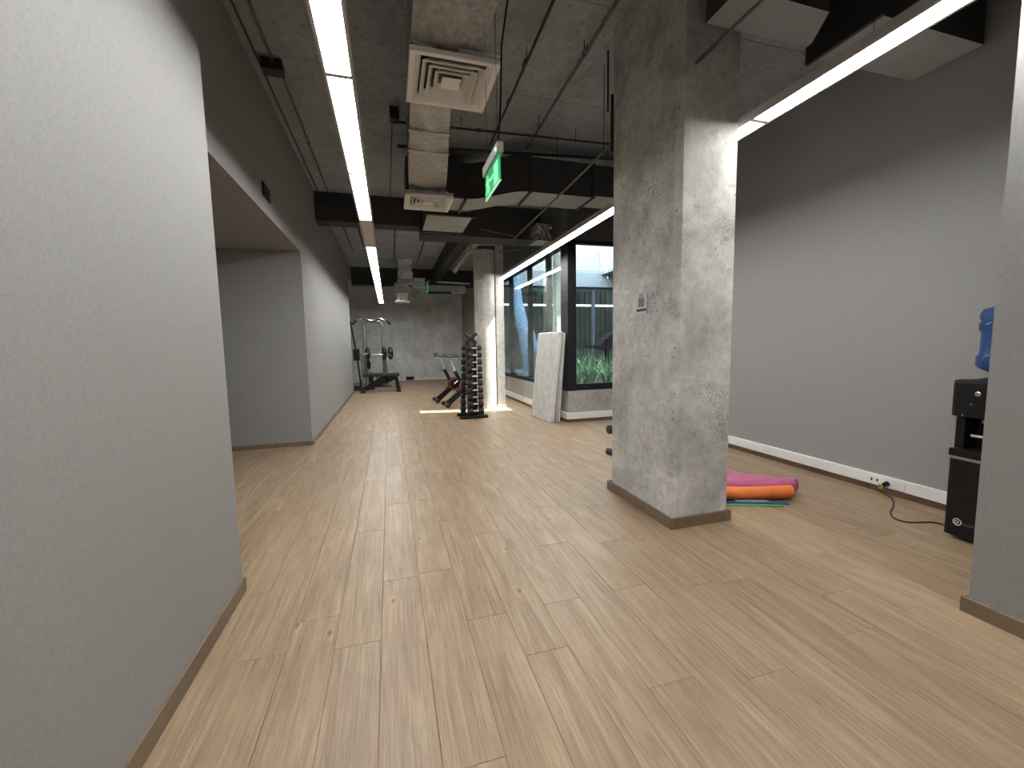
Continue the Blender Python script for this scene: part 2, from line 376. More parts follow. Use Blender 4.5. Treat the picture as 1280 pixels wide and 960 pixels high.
# facade to the courtyard
struct(MB().box(2.93, 3.13, 6.55, 12.0, -.1, .55).box(3.13, XR, 6.55, 6.75, -.1, .55).box(2.93, 3.13, 12.0, YE, 0, CZ).go('wall_window_sill', 'concrete_sill'))
struct(MB().box(2.93, 3.13, 6.55, 12.0, 3.09, CZ).box(3.13, XR, 6.55, 6.75, 3.09, CZ).go('wall_window_lintel', 'lintel'))
struct(MB().box(2.926, 2.93, 7.72, 7.735, 3.10, CZ-.01).box(2.926, 2.93, 9.9, 9.915, 3.10, CZ-.01).go('trim_9', 'pipe_dark'))

# skirting
def base(name, x0, x1, y0, y1, h=.08): return struct(MB().box(x0, x1, y0, y1, 0, h, .0015).go(name, 'baseboard_wood'))
base('baseboard_left', XLN, XLN+.014, YB, 2.562); base('baseboard_left_end', -1.1, XLN+.014, 2.55, 2.564)
base('baseboard_recess', -4.0, XL+.012, 6.298, 6.31, .06); base('baseboard_left_far', XL, XL+.012, 6.298, 13.35, .06)
base('baseboard_right_near', 2.664, 2.683, YB, 1.247, .075); base('baseboard_right_near_end', 2.6835, 4.12, 1.226, 1.245, .075)
base('baseboard_right', XR-.012, XR, 1.27, 6.55, .062); base('baseboard_window', 2.918, 2.93, 6.538, 12, .05); base('baseboard_window_front', 2.918, XR, 6.538, 6.55, .05)
def trunk(name, x0, x1, y0, y1, z0, z1):
    o = MB().box(x0, x1, y0, y1, z0, z1, .004).go(name, 'white_plastic'); return struct(o)
trunk('trim_1', XR-.05, XR, 1.27, 6.5, .063, .155)
trunk('trim_2', 2.88, 2.93, 6.50, 12, .06, .168); trunk('trim_3', 2.931, XR-.051, 6.50, 6.55, .06, .168)
t3 = MB().box(-1.9, 2.9, YE-.03, YE, 0, .07, .003).go('trim_4', 'white_plastic'); struct(t3)

# ------------------------------------------------------------------ windows
def window(name, panes, frames, mull):
    w = struct(MB().box(*frames[0]).go(name, 'black_frame'))
    for f in frames[1:]: MB().box(*f, .002).go('frame_rail', 'black_frame', w)
    for f in mull: MB().box(*f, .002).go('mullion', 'black_frame', w)
    for f in panes: MB().box(*f).go('pane', 'glass', w)
    return w
My = [7.62, 8.74, 10.2, 11.3]
ed = [6.85]+My+[11.95]
window('window_1', [(2.944, 2.952, a+.003, c-.003, .62, 3.05) for i, (a, c) in enumerate(zip(ed, ed[1:]))],
       [(2.93, 3.06, 6.85, 12, .55, .625), (2.93, 3.06, 6.85, 12, 3.04, 3.10)], [(2.956, 3.06, y-.035, y+.035, .62, 3.05) for y in My])
window('window_2', [(3.08, 3.66, 6.62, 6.628, .66, 3.05), (3.72, 4.10, 6.62, 6.628, .66, 3.05)],
       [(3.08, XR, 6.55, 6.66, .55, .66), (3.08, XR, 6.55, 6.66, 3.04, 3.10)], [(4.10, XR, 6.55, 6.66, .6, 3.05), (3.86, 3.91, 6.56, 6.66, .6, 3.05)])
struct(MB().box(2.925, 3.08, 6.545, 6.85, .545, 3.10, .003).go('window_corner_post', 'black_frame'))

# ------------------------------------------------------------------ columns
cx0, cx1, cy0, cy1, ch = 1.915, 2.41, 2.468, 3.355, .04
def sub_poly(m_, poly, zs):
    m_.loft([[(x, y, z) for x, y in poly] for z in zs])
col = thing('concrete_column', 'large square raw concrete column with chamfered edge and wood skirting in the foreground', 'column', (2.16, 2.9, 0))
m_ = MB(); sub_poly(m_, [(cx0+ch, cy0), (cx1-.012, cy0), (cx1, cy0+.012), (cx1, cy1-ch), (cx1-ch, cy1), (cx0+ch, cy1), (cx0, cy1-ch), (cx0, cy0+ch)], [0, CZ])
m_.go('shaft', 'concrete_column', col)
for f in ((1.897, cx0-.002, cy0-.0035, cy1+.0035), (cx1+.002, 2.43, cy0-.0035, cy1+.0035)): MB().box(*f, 0, .08, .001).go('baseboard', 'baseboard_wood', col)
for f in ((1.897, 2.43, 2.448, cy0-.004), (1.897, 2.43, cy1+.004, 3.375)): MB().box(*f, 0, .08, .001).go('baseboard', 'baseboard_wood', col)

rc = thing('round_column', 'slim round concrete column standing behind the dumbbell tower', 'column', (2.0, 8.82, 0))
m_ = MB(); n = 40
prof = [((.215+.004*math.sin(9*t*2*PI/n))*math.cos(t*2*PI/n), (.215+.004*math.sin(9*t*2*PI/n))*math.sin(t*2*PI/n)) for t in range(n)]
m_.loft([[(2.0+x, 8.82+y, z) for x, y in prof] for z in (0, 3.35)]); m_.go('shaft', 'concrete_round', rc, smooth=30)
MB().box(1.84, 2.2, 8.60, 9.1, 3.351, 3.62).go('capital', 'beam_dark', rc)
pc = thing('square_pier', 'narrow square concrete pier beside the round column near the windows', 'column', (2.38, 8.95, 0))
MB().box(2.26, 2.44, 8.85, 9.07, 0, CZ, .01).go('shaft', 'concrete_round', pc)
MB().box(2.245, 2.455, 8.835, 9.085, 0, .05, .002).go('baseboard', 'white_plastic', pc)

# sign plate on the column (its code square is left out)
pl = thing('notice_plate', 'small grey notice plate with a black stripe on the concrete column', 'sign', (1.913, 2.865, 1.655))
pp_ = MB().box(1.905, 1.914, 2.795, 2.93, 1.575, 1.735, .002).go('plate', 'sign_plate', pl)
MB().box(1.9035, 1.905, 2.797, 2.928, 1.598, 1.617).go('stripe', 'ink', pp_)
MB().box(1.9035, 1.905, 2.825, 2.905, 1.632, 1.702).go('print_panel', 'ink_grey', pp_)
m_ = MB()
for k, (a, c) in enumerate(((2.845, 2.885), (2.835, 2.895), (2.84, 2.89))): m_.box(1.9035, 1.905, a, c, 1.728-k*.009, 1.732-k*.009)
m_.go('lettering', 'ink', pp_)

# ------------------------------------------------------------------ linear lights
def light_run(name, label, xc, mods, y0, step, off):
    HZ = 2.87; w = .082
    t = thing(name, label, 'light', (xc, y0, HZ), 'linear ceiling lights')
    ye = y0+step*mods; h = .05
    MB().box(xc-w, xc-w+.017, y0, ye, HZ, HZ+h).go('side_rail', 'housing', t); MB().box(xc+w-.017, xc+w, y0, ye, HZ, HZ+h).go('side_rail', 'housing', t)
    MB().box(xc-w, xc+w, y0, ye, HZ+h, HZ+h+.006).go('top_cover', 'housing', t)
    for e in (y0-.004, ye): MB().box(xc-w, xc+w, e, e+.004, HZ, HZ+h).go('end_cap', 'housing', t)
    for k in range(mods):
        a = y0+step*k
        o = MB().box(xc-w+.0175, xc+w-.0175, a+.0162, a+step-.0162, HZ+.003, HZ+.012).go('diffuser', 'diffuser_off' if k in off else 'led', t)
        if k in off: o['label'] = 'unlit dull diffuser section'
        if k: MB().box(xc-w+.0175, xc+w-.0175, a-.016, a+.016, HZ-.001, HZ+.02).go('joint_strip', 'housing', t)
        MB().tube([(xc, a+step/2, HZ+h), (xc, a+step/2, CZ)], .0018, 6).go('suspension_wire', 'pipe_dark', t)
    return t
light_run('linear_light', 'long suspended linear light on the left with one unlit section', -.207, 12, 2.64-1.384*3, 1.384, {5})
light_run('linear_light', 'long suspended linear light on the right passing behind the large concrete column', 2.535, 8, 2.42-1.41*2, 1.41, set())

# ------------------------------------------------------------------ ducts and diffusers
def foil_duct(label, secs, matn, name='foil_duct', tapes=()):
    """secs: (y, x0, x1, z0, z1)"""
    y0 = secs[0][0]; t = thing(name, label, 'duct', ((secs[0][1]+secs[0][2])/2, y0, secs[0][3]))
    m_ = MB(); R_ = []
    st = []
    for (a, c) in zip(secs, secs[1:]):
        n = max(2, int(abs(c[0]-a[0])/.12))
        for i in range(n): st.append([a[j]+(c[j]-a[j])*i/n for j in range(5)])
    st.append(list(secs[-1])); rnd = random.Random(3)
    for (y, x0, x1, z0, z1) in st:
        j = lambda s_=.012: rnd.uniform(-s_, s_); q = []
        for k in range(5): q.append((x0+(x1-x0)*k/4, y, z0+j(.010)-(.012 if k in (2,) else 0)))
        for k in range(1, 4): q.append((x1+j(.008), y, z0+(z1-z0)*k/3))
        for k in range(1, 5): q.append((x1+(x0-x1)*k/4, y, z1))
        for k in range(1, 3): q.append((x0+j(.008), y, z1+(z0-z1)*k/3))
        R_.append(q)
    m_.loft(R_); m_.go('sleeve', matn, t, smooth=35)
    for (y, w) in tapes:
        s_ = min(st, key=lambda q: abs(q[0]-y)); x0, x1, z0, z1 = s_[1:]
        e = .011
        MB().loft([[(x0-e, yy, z0-e-.004), (x1+e, yy, z0-e-.004), (x1+e, yy, z1+e*.5), (x0-e, yy, z1+e*.5)] for yy in (y, y+w)]).go('tape_band', 'foil', t)
    return t
foil_duct('wide dusty foil duct above the nearest square air diffuser', [(-1.2, .20, .66, 3.30, 3.68), (2.5, .21, .68, 3.30, 3.68), (3.36, .215, .66, 3.30, 3.66)], 'dusty_foil', tapes=((1.9, .05),))
foil_duct('narrow shiny foil duct running between the two square air diffusers', [(3.38, .235, .55, 3.28, 3.58), (3.85, .25, .59, 3.28, 3.58), (4.7, .275, .69, 3.29, 3.6), (5.66, .325, .79, 3.30, 3.62)], 'foil', tapes=((3.95, .04), (4.35, .05)))

def air_diffuser(x0, x1, y0, y1, z, label, nk=.07):
    cx, cy = (x0+x1)/2, (y0+y1)/2; hx, hy = (x1-x0)/2, (y1-y0)/2
    t = thing('air_diffuser', label, 'vent', (cx, cy, z), 'square air diffusers')
    def sq(a, zz): return [(cx-hx*a, cy-hy*a, zz), (cx+hx*a, cy-hy*a, zz), (cx+hx*a, cy+hy*a, zz), (cx-hx*a, cy+hy*a, zz)]
    # flange: flat rim with turned-down edge and inner slope
    MB().loft([sq(1, z+.03), sq(1.0, z), sq(.985, z-.004), sq(.88, z-.002), sq(.74, z+.032), sq(.74, z+.06), sq(.99, z+.06)], cap=False).go('frame', 'diffuser_paint', t)
    for a in (.70, .545, .39):
        MB().loft([sq(a, z-.004), sq(a-.105, z+.045), sq(a-.11, z+.048), sq(a+.008, z+.006), sq(a+.008, z-.004), sq(a, z-.004)], cap=False).go('louvre', 'diffuser_paint', t)
    MB().loft([sq(.215, z+.002), sq(.215, z+.008), sq(.17, z+.016)]).go('centre_plate', 'diffuser_paint', t)
    MB().loft([sq(.80, z+.061), sq(.80, z+nk)], cap=True).go('neck', 'foil', t)
    m_ = MB().loft([sq(.735, z+.05), sq(.735, z+.058)]); m_.go('plenum_plate', 'pipe_dark', t)
    return t
air_diffuser(.203, .806, 2.875, 3.47, 3.235, 'large square air diffuser with four-way louvres nearest the camera', .068)
air_diffuser(.262, .852, 5.35, 5.90, 3.19, 'second square air diffuser further back in front of the dark duct', .11)

# big dark rectangular duct across the room with an offset
md = thing('crossing_duct', 'big dark rectangular duct crossing the room behind the exit sign', 'duct', (1.9, 5.5, 3.3))
def drun(pts, w, z0, z1, name='duct_section', mt='duct_dark', bt='duct_grey', parent=None):
    """pts along the front lower edge; w depth in +Y. dark sides, paler underside"""
    m_ = MB(); m_.loft([[(x, y, z0+dz), (x, y+w, z0+dz), (x, y+w, z1+dz), (x, y, z1+dz)] for x, y, dz in pts]); o = m_.go(name, mt, parent)
    o.data.materials.append(MAT[bt])
    for p in o.data.polygons:
        if p.normal.z < -.8: p.material_index = 1
    return o
sp = [(1.07+.72*t, 5.70-.50*(3*t*t-2*t**3), .02*(1-t)) for t in [i/10 for i in range(11)]]
drun([(1.83, 5.20, 0), (2.19, 5.20, 0), (2.68, 5.20, 0)], .50, 3.30, 3.73, parent=md)
drun([(2.71, 5.22, 0), (4.12, 5.22, 0)], .46, 3.33, 3.73, parent=md)
drun(sp, .50, 3.30, 3.76, parent=md)
drun([(.30, 5.72, .02), (1.05, 5.70, .02)], .50, 3.30, 3.78, parent=md)
for x, y in ((1.045, 5.68), (1.80, 5.18), (2.685, 5.18)): MB().box(x, x+.03, y, y+.55, 3.285, 3.77).go('flange', 'pipe_dark', md)
bd = thing('branch_duct', 'short pale-bottomed duct branching back from the dark crossing duct', 'duct', (.96, 6.9, 3.3))
o = drun([(.62, 6.42, 0), (1.30, 6.42, 0)], .92, 3.31, 3.78, parent=bd)
for y in (6.36, 7.34): MB().box(.58, 1.36, y, y+.05, 3.285, 3.80).go('flange', 'pipe_dark', bd)
MB().box(.66, 1.26, 6.21, 6.36, 3.35, 3.76).go('collar', 'duct_dark', bd)
rd = thing('side_duct', 'dark duct with flange above the right linear light beside the column top', 'duct', (2.6, 2.25, 3.4))
m_ = MB(); m_.loft([[(x, a, 3.4), (x+.0, 2.40, 3.4), (x, 2.40, 3.8), (x, a, 3.8)] for x, a in ((2.05, 2.12), (2.74, 2.12), (2.90, 2.36))]); o = m_.go('duct_section', 'duct_dark', rd)
o.data.materials.append(MAT['duct_grey'])
for p in o.data.polygons:
    if p.normal.z < -.8: p.material_index = 1
MB().box(3.02, 3.05, 2.0, 2.5, 3.36, 3.84).go('flange', 'pipe_dark', rd)
o = drun([(3.06, 2.05, 0), (4.10, 2.05, 0)], .42, 3.40, 3.8, parent=rd)

# beams
tag(MB().box(-1.1, .64, 7.80, 8.15, 3.50, CZ).go('ceiling_beam', 'beam_dark', loc=(-.2, 7.9, 3.5)), 'dark-painted ceiling beam crossing above the long left light', 'beam')
tag(MB().box(.64, 2.93, 7.82, 8.35, 3.38, CZ).go('ceiling_beam', 'beam_dark', loc=(1.8, 8, 3.38)), 'deeper dark ceiling beam just in front of the round column head', 'beam')
tag(MB().box(-1.1, 2.93, 14.6, 15.0, 3.42, CZ).go('ceiling_beam', 'beam_dark', loc=(1, 14.8, 3.4)), 'far dark ceiling beam near the concrete end wall', 'beam')
tag(MB().box(1.5, 1.75, 8.4, 14.6, 3.55, CZ).go('ceiling_beam', 'beam_dark', loc=(1.6, 11, 3.5)), 'dark ceiling beam running lengthwise behind the grey drain pipe', 'beam')

# far foil ductwork
fd = thing('foil_plenum', 'crinkled silver foil duct dropping to a box near the end wall', 'duct', (.5, 13, 2.7))
def crumple(x0, x1, y0, y1, z0, z1, name, parent, amp=.03, mt='bright_foil'):
    m_ = MB(); rnd = random.Random(int(x0*100+z0*77)); n = 6
    R_ = []
    for i in range(n+1):
        z = z0+(z1-z0)*i/n; a = rnd.uniform(-amp, amp)
        R_.append([(x0+a, y0+a, z), ((x0+x1)/2, y0+rnd.uniform(-amp, amp), z), (x1-a, y0+a, z), (x1-a, y1, z), (x0+a, y1, z)])
    m_.loft(R_); return m_.go(name, mt, parent, smooth=30)
crumple(.34, .74, 13.0, 13.4, 3.36, 3.97, 'riser', fd)
MB().box(.30, .78, 12.95, 13.45, 3.26, 3.36, .01).go('flange', 'foil', fd)
crumple(.22, .62, 12.9, 13.3, 2.98, 3.26, 'box', fd)
MB().box(.18, .68, 12.86, 13.34, 2.94, 2.98, .004).go('flange', 'foil', fd)
crumple(.28, .58, 12.95, 13.25, 2.74, 2.94, 'neck', fd, .015)
MB().box(.22, .64, 12.9, 13.3, 2.70, 2.74, .004).go('grille', 'diffuser_paint', fd)
fe = foil_duct('shiny foil elbow joining the far plenum to the grey duct', [(13.0, .76, 1.12, 3.14, 3.42), (13.35, .78, 1.14, 3.12, 3.42)], 'bright_foil')
fg = thing('far_grey_duct', 'pale grey duct with dark clamps behind the far green exit sign', 'duct', (1.8, 13.1, 3.1))
drun([(1.16, 13.0, 0), (2.35, 13.0, 0)], .4, 3.02, 3.22, parent=fg, mt='duct_grey'); MB().box(1.28, 2.25, 13.05, 13.35, 3.24, 3.4, .01).go('fan_box', 'duct_dark', fg)
MB().tube([(1.45, 12.96, 3.32), (2.5, 12.96, 3.28)], .03, 10).go('pipe', 'foil', fg)
MB().box(1.17, 1.9, 12.96, 13.0, 2.96, 3.02).go('bracket', 'pipe_dark', fg)
crumple(2.64, 2.9, 7.2, 7.6, 3.22, 3.52, 'foil_box', tag(thing('foil_branch', 'striped crinkled foil duct end beside the round column head', 'duct', (2.7, 7.4, 3.2)), 'striped crinkled foil duct end beside the round column head', 'duct'), .02)

# ------------------------------------------------------------------ pipes and conduit
def pipe(name, label, pts, r, mt, cat='pipe', couplings=(), hang=(), grp=None):
    t = thing(name, label, cat, pts[0], grp)
    pr_ = MB().tube(pts, r, 10).go('pipe_run', mt, t, smooth=True)
    for p, q in couplings: MB().tube([p, q], r*1.5, 10).go('coupling', mt, pr_, smooth=True)
    for p in hang: MB().tube([p, (p[0], p[1], CZ)], .004, 6).go('hanger_rod', 'pipe_dark', t); MB().ring((p[0], p[1], p[2]), (0,1,0) if abs(pts[-1][1]-pts[0][1]) > abs(pts[-1][0]-pts[0][0]) else (1,0,0), r+.004, .004, 12, 6).go('clamp', 'pipe_dark', t)
    return t
def cp(x, y, z, d=.03, ax='y'): return ((x, y-d, z), (x, y+d, z)) if ax == 'y' else ((x-d, y, z), (x+d, y, z))
pipe('sprinkler_pipe', 'thin dark ceiling pipe nearest the foil duct, running lengthwise', [(1.25, -1, 3.86), (1.26, 3, 3.86), (1.32, 5.3, 3.86)], .013, 'pipe_dark', couplings=[cp(1.27, 3.75, 3.86), cp(1.29, 4.35, 3.86)], hang=[(1.27, 3.7, 3.86), (1.255, 2.2, 3.86)])
pipe('sprinkler_pipe', 'thicker ceiling pipe running lengthwise just left of the large column', [(1.69, 1, 3.86), (1.72, 3, 3.86), (1.80, 5.3, 3.86)], .016, 'pipe_metal', couplings=[cp(1.73, 3.45, 3.86)], hang=[(1.73, 3.5, 3.86), (1.75, 4.7, 3.86)])
pipe('cross_pipe', 'dark ceiling pipe crossing sideways in front of the big dark duct', [(.15, 5.0, 3.84), (2.9, 4.86, 3.84)], .013, 'pipe_dark', hang=[(.9, 4.96, 3.84), (2.3, 4.89, 3.84)], couplings=[cp(1.1, 4.95, 3.84, ax='x')])
pipe('cross_pipe', 'long dark ceiling pipe crossing just above the big dark duct', [(.2, 5.62, 3.86), (4.1, 5.14, 3.86)], .02, 'pipe_dark')
pipe('conduit', 'pale metal conduit hanging low from column to the window side', [(2.03, 1.9, 3.2), (2.055, 3.4, 3.2), (2.10, 4.6, 3.2), (2.16, 7.08, 3.2), (2.16, 7.10, 3.02)], .012, 'pipe_metal', hang=[(2.06, 3.75, 3.2), (2.12, 5.15-.1, 3.2)])
tag(MB().box(2.03, 2.055, 3.55, 3.575, 3.1, 3.60).box(1.99, 2.0, 3.55, 3.57, 3.45, CZ).go('hanger_bracket', 'pipe_dark', loc=(2.04, 3.56, 3.2)), 'black vertical hanger bracket holding the low conduit beside the column', 'bracket')
pipe('conduit', 'small angled conduit with a drop leg in front of the round column head', [(1.60, 7.2, 3.35), (2.16, 7.12, 3.25), (2.3, 7.08, 3.02), (1.9, 7.2, 2.99)], .011, 'pipe_metal')
pipe('conduit', 'conduit on the ceiling along the left wall before the junction box', [(-.90, -2, 3.945), (-.90, 4.42, 3.945)], .011, 'pipe_metal', hang=[(-.9, 3.0, 3.945)])
pipe('conduit', 'conduit on the ceiling along the left wall beyond the junction box', [(-.87, 4.55, 3.945), (-.87, 7.79, 3.945)], .011, 'pipe_metal', hang=[(-.87, 6.0, 3.945)])
pipe('conduit', 'thin dark cable fixed to the ceiling edge close to the left wall', [(-1.02, .5, 3.95), (-1.03, 7.79, 3.95)], .008, 'pipe_dark')
tag(MB().box(-1.0, -.83, 4.42, 4.55, 3.87, CZ, .006).go('junction_box', 'pipe_dark', loc=(-.9, 4.48, 3.9)), 'dark square junction box on the ceiling left of the long light', 'electrical box')
jb = tag(MB().box(.11, .21, 4.93, 5.05, 3.84, CZ, .006).go('junction_box', 'pipe_dark', loc=(.16, 5.0, 3.9)), 'dark junction box on the ceiling beside the second air diffuser', 'electrical box')
pipe('conduit', 'thin cable running back from the junction box beside the second diffuser', [(.14, 5.05, 3.93), (.12, 7.79, 3.93)], .007, 'pipe_dark')
for x, y0, y1, lb in ((-.55, 8.2, 11.5, 'left dark conduit on the far ceiling beyond the first beam'), (.22, 9, 13.2, 'dark conduit on the far ceiling above the silver plenum'), (.92, 9, 13.9, 'thin dark conduit on the far ceiling right of the silver plenum'), (-.85, 8.2, 12, 'thin cable on the far ceiling close to the left wall')):
    pipe('conduit', lb, [(x, y0, 3.94), (x+.02, y1, 3.94)], .014, 'pipe_dark')
pipe('conduit', 'dark cable tray line on the far ceiling left of the drain pipe', [(1.42, 8.36, 3.75), (1.50, 14.5, 3.75)], .022, 'pipe_dark')
t = pipe('drain_pipe', 'grey drain pipe with an elbow passing in front of the round column head', [(2.18, 8.46, 3.44), (1.98, 8.46, 3.44), (1.84, 8.47, 3.43), (1.76, 8.56, 3.42), (1.75, 8.75, 3.41), (1.75, 9.6, 3.39), (1.76, 11.2, 3.36)], .05, 'drain_pipe', couplings=[((1.75, 9.5, 3.393), (1.75, 9.6, 3.39)), ((1.76, 11.15, 3.36), (1.76, 11.25, 3.36)), ((1.75, 8.66, 3.413), (1.75, 8.74, 3.41))])
t = thing('hanging_cable', 'loose black cable hanging from the ceiling down to the exit sign', 'cable', (.8, 2.8, 2.6))
MB().tube([(.80, 2.30, CZ), (.775, 2.5, 3.7), (.79, 2.62, 3.5), (.765, 2.72, 3.25), (.775, 2.80, 2.95), (.76, 2.82, 2.72), (.752, 2.84, 2.68)], .006, 8).go('cable', 'black_plastic', t, smooth=True)

# ------------------------------------------------------------------ exit signs
def exit_sign(x, y0, y1, zb, zt, label, detail=True):
    t = thing('exit_sign', label, 'sign', (x, (y0+y1)/2, zb), 'green exit signs')
    hz = zb+(zt-zb)*.73; L_ = y1-y0
    MB().box(x-.022, x+.022, y0-.01, y1+.01, hz, zt, .004).go('housing', 'housing', t)
    pn = MB().box(x-.004, x+.004, y0, y1, zb, hz, .001).go('panel', 'sign_green', t)
    MB().box(x-.0055, x+.0055, y0, y1, zb, zb+.006).go('bottom_edge', 'sign_white', t)
    if detail:
        h = hz-zb; px = x-.0065; P = lambda u, v: (px, y1-L_*u, zb+h*v)
        # reader's left is the far end of the panel (sign faces the corridor's left side)
        MB().prism([P(.64,.12), P(.90,.12), P(.90,.86), P(.64,.86)], (.002,0,0)).go('door_mark', 'sign_light', pn)
        m_ = MB()
        m_.prism([P(.34,.50), P(.52,.50), P(.52,.60), P(.34,.60)], (.002,0,0)).prism([P(.52,.42), P(.60,.55), P(.52,.68)], (.002,0,0)); m_.go('arrow_mark', 'sign_light', pn)
        m_ = MB(); m_.prism([P(.20+.035*math.cos(a*PI/5), .82+.06*math.sin(a*PI/5)) for a in range(10)], (.002,0,0))
        for q in ([P(.14,.70), P(.22,.76), P(.27,.50), P(.17,.45)], [P(.22,.74), P(.33,.62), P(.31,.57), P(.22,.66)], [P(.14,.70), P(.05,.58), P(.08,.54), P(.17,.63)],
                  [P(.19,.50), P(.27,.48), P(.31,.30), P(.24,.30)], [P(.24,.34), P(.31,.32), P(.31,.12), P(.26,.12)], [P(.17,.48), P(.23,.44), P(.14,.24), P(.10,.28)], [P(.13,.30), P(.14,.23), P(.03,.20), P(.03,.26)]): m_.prism(q, (.002,0,0))
        m_.go('running_figure', 'sign_light', pn)
        MB().box(x-.026, x-.022, y0+.02, y0+.035, hz+.02, hz+.035).go('indicator', 'sign_lamp', t)
    for y in (y0+.06, y1-.06): MB().tube([(x, y, zt), (x, y, CZ)], .0018, 6).go('suspension_wire', 'pipe_dark', t)
    return t
exit_sign(.745, 2.73, 3.15, 2.43, 2.67, 'green emergency exit sign with running figure hanging near the first diffuser')
exit_sign(1.15, 12.4, 12.8, 2.96, 3.26, 'small far green exit sign hanging before the silver ductwork', False)

# vent on the header, wall bits
t = thing('wall_vent', 'small black double wall fitting high on the grey wall above the recess', 'vent', (-1.1, 4.72, 2.88))
MB().box(-1.10, -1.088, 4.60, 4.84, 2.82, 2.95, .002).go('plate', 'black_plastic', t); MB().box(-1.088, -1.082, 4.625, 4.715, 2.835, 2.935, .002).go('cover', 'pipe_dark', t); MB().box(-1.088, -1.082, 4.725, 4.815, 2.835, 2.935, .002).go('cover', 'pipe_dark', t)
tag(MB().box(-1.10, -1.085, 13.05, 13.15, 1.35, 1.5, .003).go('wall_switch', 'white_plastic', loc=(-1.1, 13.1, 1.35)), 'small white switch plate at the far end of the left wall', 'switch')
tag(MB().box(.60, .90, YE-.09, YE-.03, .03, .16, .005).go('floor_socket_box', 'black_plastic', loc=(.7, YE-.06, 0.03)), 'black socket box at the foot of the concrete end wall', 'electrical box')

# ------------------------------------------------------------------ courtyard and the building across it
struct(MB().box(3.13, 9, 6.75, 12.0, -.1, .48).go('ground', 'soil'))
cb = thing('courtyard_building', 'white and grey building across the courtyard seen through the windows', 'building', (6, 12, 0))
MB().box(3.0, 6.45, 12.0, 12.5, 3.58, 5.2).go('upper_wall', 'court_concrete', cb); MB().box(4.95, 6.44, 11.985, 12.0, 3.62, 4.22, .01).go('wall_panel', 'court_concrete', cb)
MB().box(3.0, 9, 11.9, 12.5, 3.12, 3.56).go('fascia', 'court_grey', cb); MB().box(3.0, 9, 12.05, 12.3, 3.02, 3.12).go('window_head', 'blue_steel', cb)
MB().box(3.13, 9, 12.0, 12.2, .0, .62).go('plinth', 'court_grey', cb)
for x in (4.1, 5.15, 6.22, 7.3): MB().box(x, x+.09, 12.02, 12.12, .6, 3.05, .004).go('mullion', 'blue_steel', cb)
for x in (3.15, 4.19, 5.24, 6.31): MB().box(x, x+.95, 12.06, 12.068, .62, 3.04).go('pane', 'glass', cb)
m_ = MB()
for k in range(60): m_.box(3.0+k*.1, 3.085+k*.1, 13.3+(.03 if k % 2 else 0), 13.36, .0, 3.9)
o = m_.go('curtain_slats', 'curtain', cb); o['kind'] = 'stuff'
MB().box(2.9, 9.2, 13.4, 13.5, 0, 4.0).go('back_wall', 'curtain', cb); MB().box(2.9, 3.0, 12.5, 13.4, 0, 4.0).go('end_wall', 'court_grey', cb)
MB().box(3.0, 9.2, 12.5, 13.4, 3.9, 4.0).go('inner_ceiling', 'court_grey', cb); MB().box(9.0, 9.1, 12, 13.4, 0, 3.9).go('unseen_side_wall', 'court_grey', cb)
MB().box(3.2, 9, 13.1, 13.16, 2.64, 2.70).go('inner_light', 'court_led', cb)
MB().box(6.45, 6.8, 4, 12.0, 3.58, 4.5).go('side_wall_band', 'court_concrete', cb)
MB().box(6.45, 6.8, 2.0, 7.34, 4.5, 9).go('unseen_side_wall', 'court_concrete', cb); MB().box(6.45, 6.8, 7.98, 12.5, 4.5, 9).go('unseen_side_wall', 'court_concrete', cb)  # upper blocks added out of view; the gap between them shapes the sun strip
MB().box(6.45, 9.1, 4, 12.0, 3.5, 3.58).go('overhang_soffit', 'court_grey', cb); MB().box(9.0, 9.1, 6.75, 12.0, 0, 3.5).go('unseen_side_wall', 'court_grey', cb)  # lower wall added out of view to keep horizon light out of the courtyard
MB().box(4.35, 9.1, 6.45, 6.74, -.1, 4.3).go('unseen_rear_wall', 'court_grey', cb)  # added out of view, blocks low sky light on the near side
# courtyard column, tree, plants, seat
t = thing('courtyard_column', 'pale round column standing outside behind the corner window post', 'column', (3.82, 9, .48))
MB().lathe((3.82, 9.0, .48), [(.16, 0), (.16, 2.4), (.155, 4.5)]).go('shaft', 'court_concrete', t, smooth=True)
tr = thing('leaning_tree', 'blue-tinted leaning tree trunk outside the long window', 'tree', (3.66, 10.5, .46))
def bark(pts, rs, name, seed):
    rnd = random.Random(seed); m_ = MB(); P_ = [Vector(p) for p in pts]; Q = []; R_ = []
    for i in range(len(P_)-1):
        for k in range(5):
            t_ = k/5; Q.append(P_[i].lerp(P_[i+1], t_)+Vector((rnd.uniform(-.01,.01), rnd.uniform(-.01,.01), 0))); R_.append((rs[i]*(1-t_)+rs[i+1]*t_)*rnd.uniform(.93, 1.07))
    Q.append(P_[-1]); R_.append(rs[-1]); m_.tube(Q, R_, 14); return m_.go(name, 'tree_bark', tr, smooth=True)
bark([(3.66, 10.5, .46), (3.60, 10.55, .95), (3.52, 10.7, 1.6), (3.45, 10.85, 2.1), (3.39, 11.0, 2.6), (3.36, 11.15, 3.4), (3.34, 11.2, 4.6)], [.24, .20, .18, .165, .16, .15, .13], 'trunk', 1)
bark([(3.86, 10.2, .46), (3.80, 10.25, .8), (3.66, 10.3, 1.3), (3.56, 10.4, 1.9), (3.53, 10.45, 2.1)], [.18, .14, .10, .05, .01], 'trunk', 2)
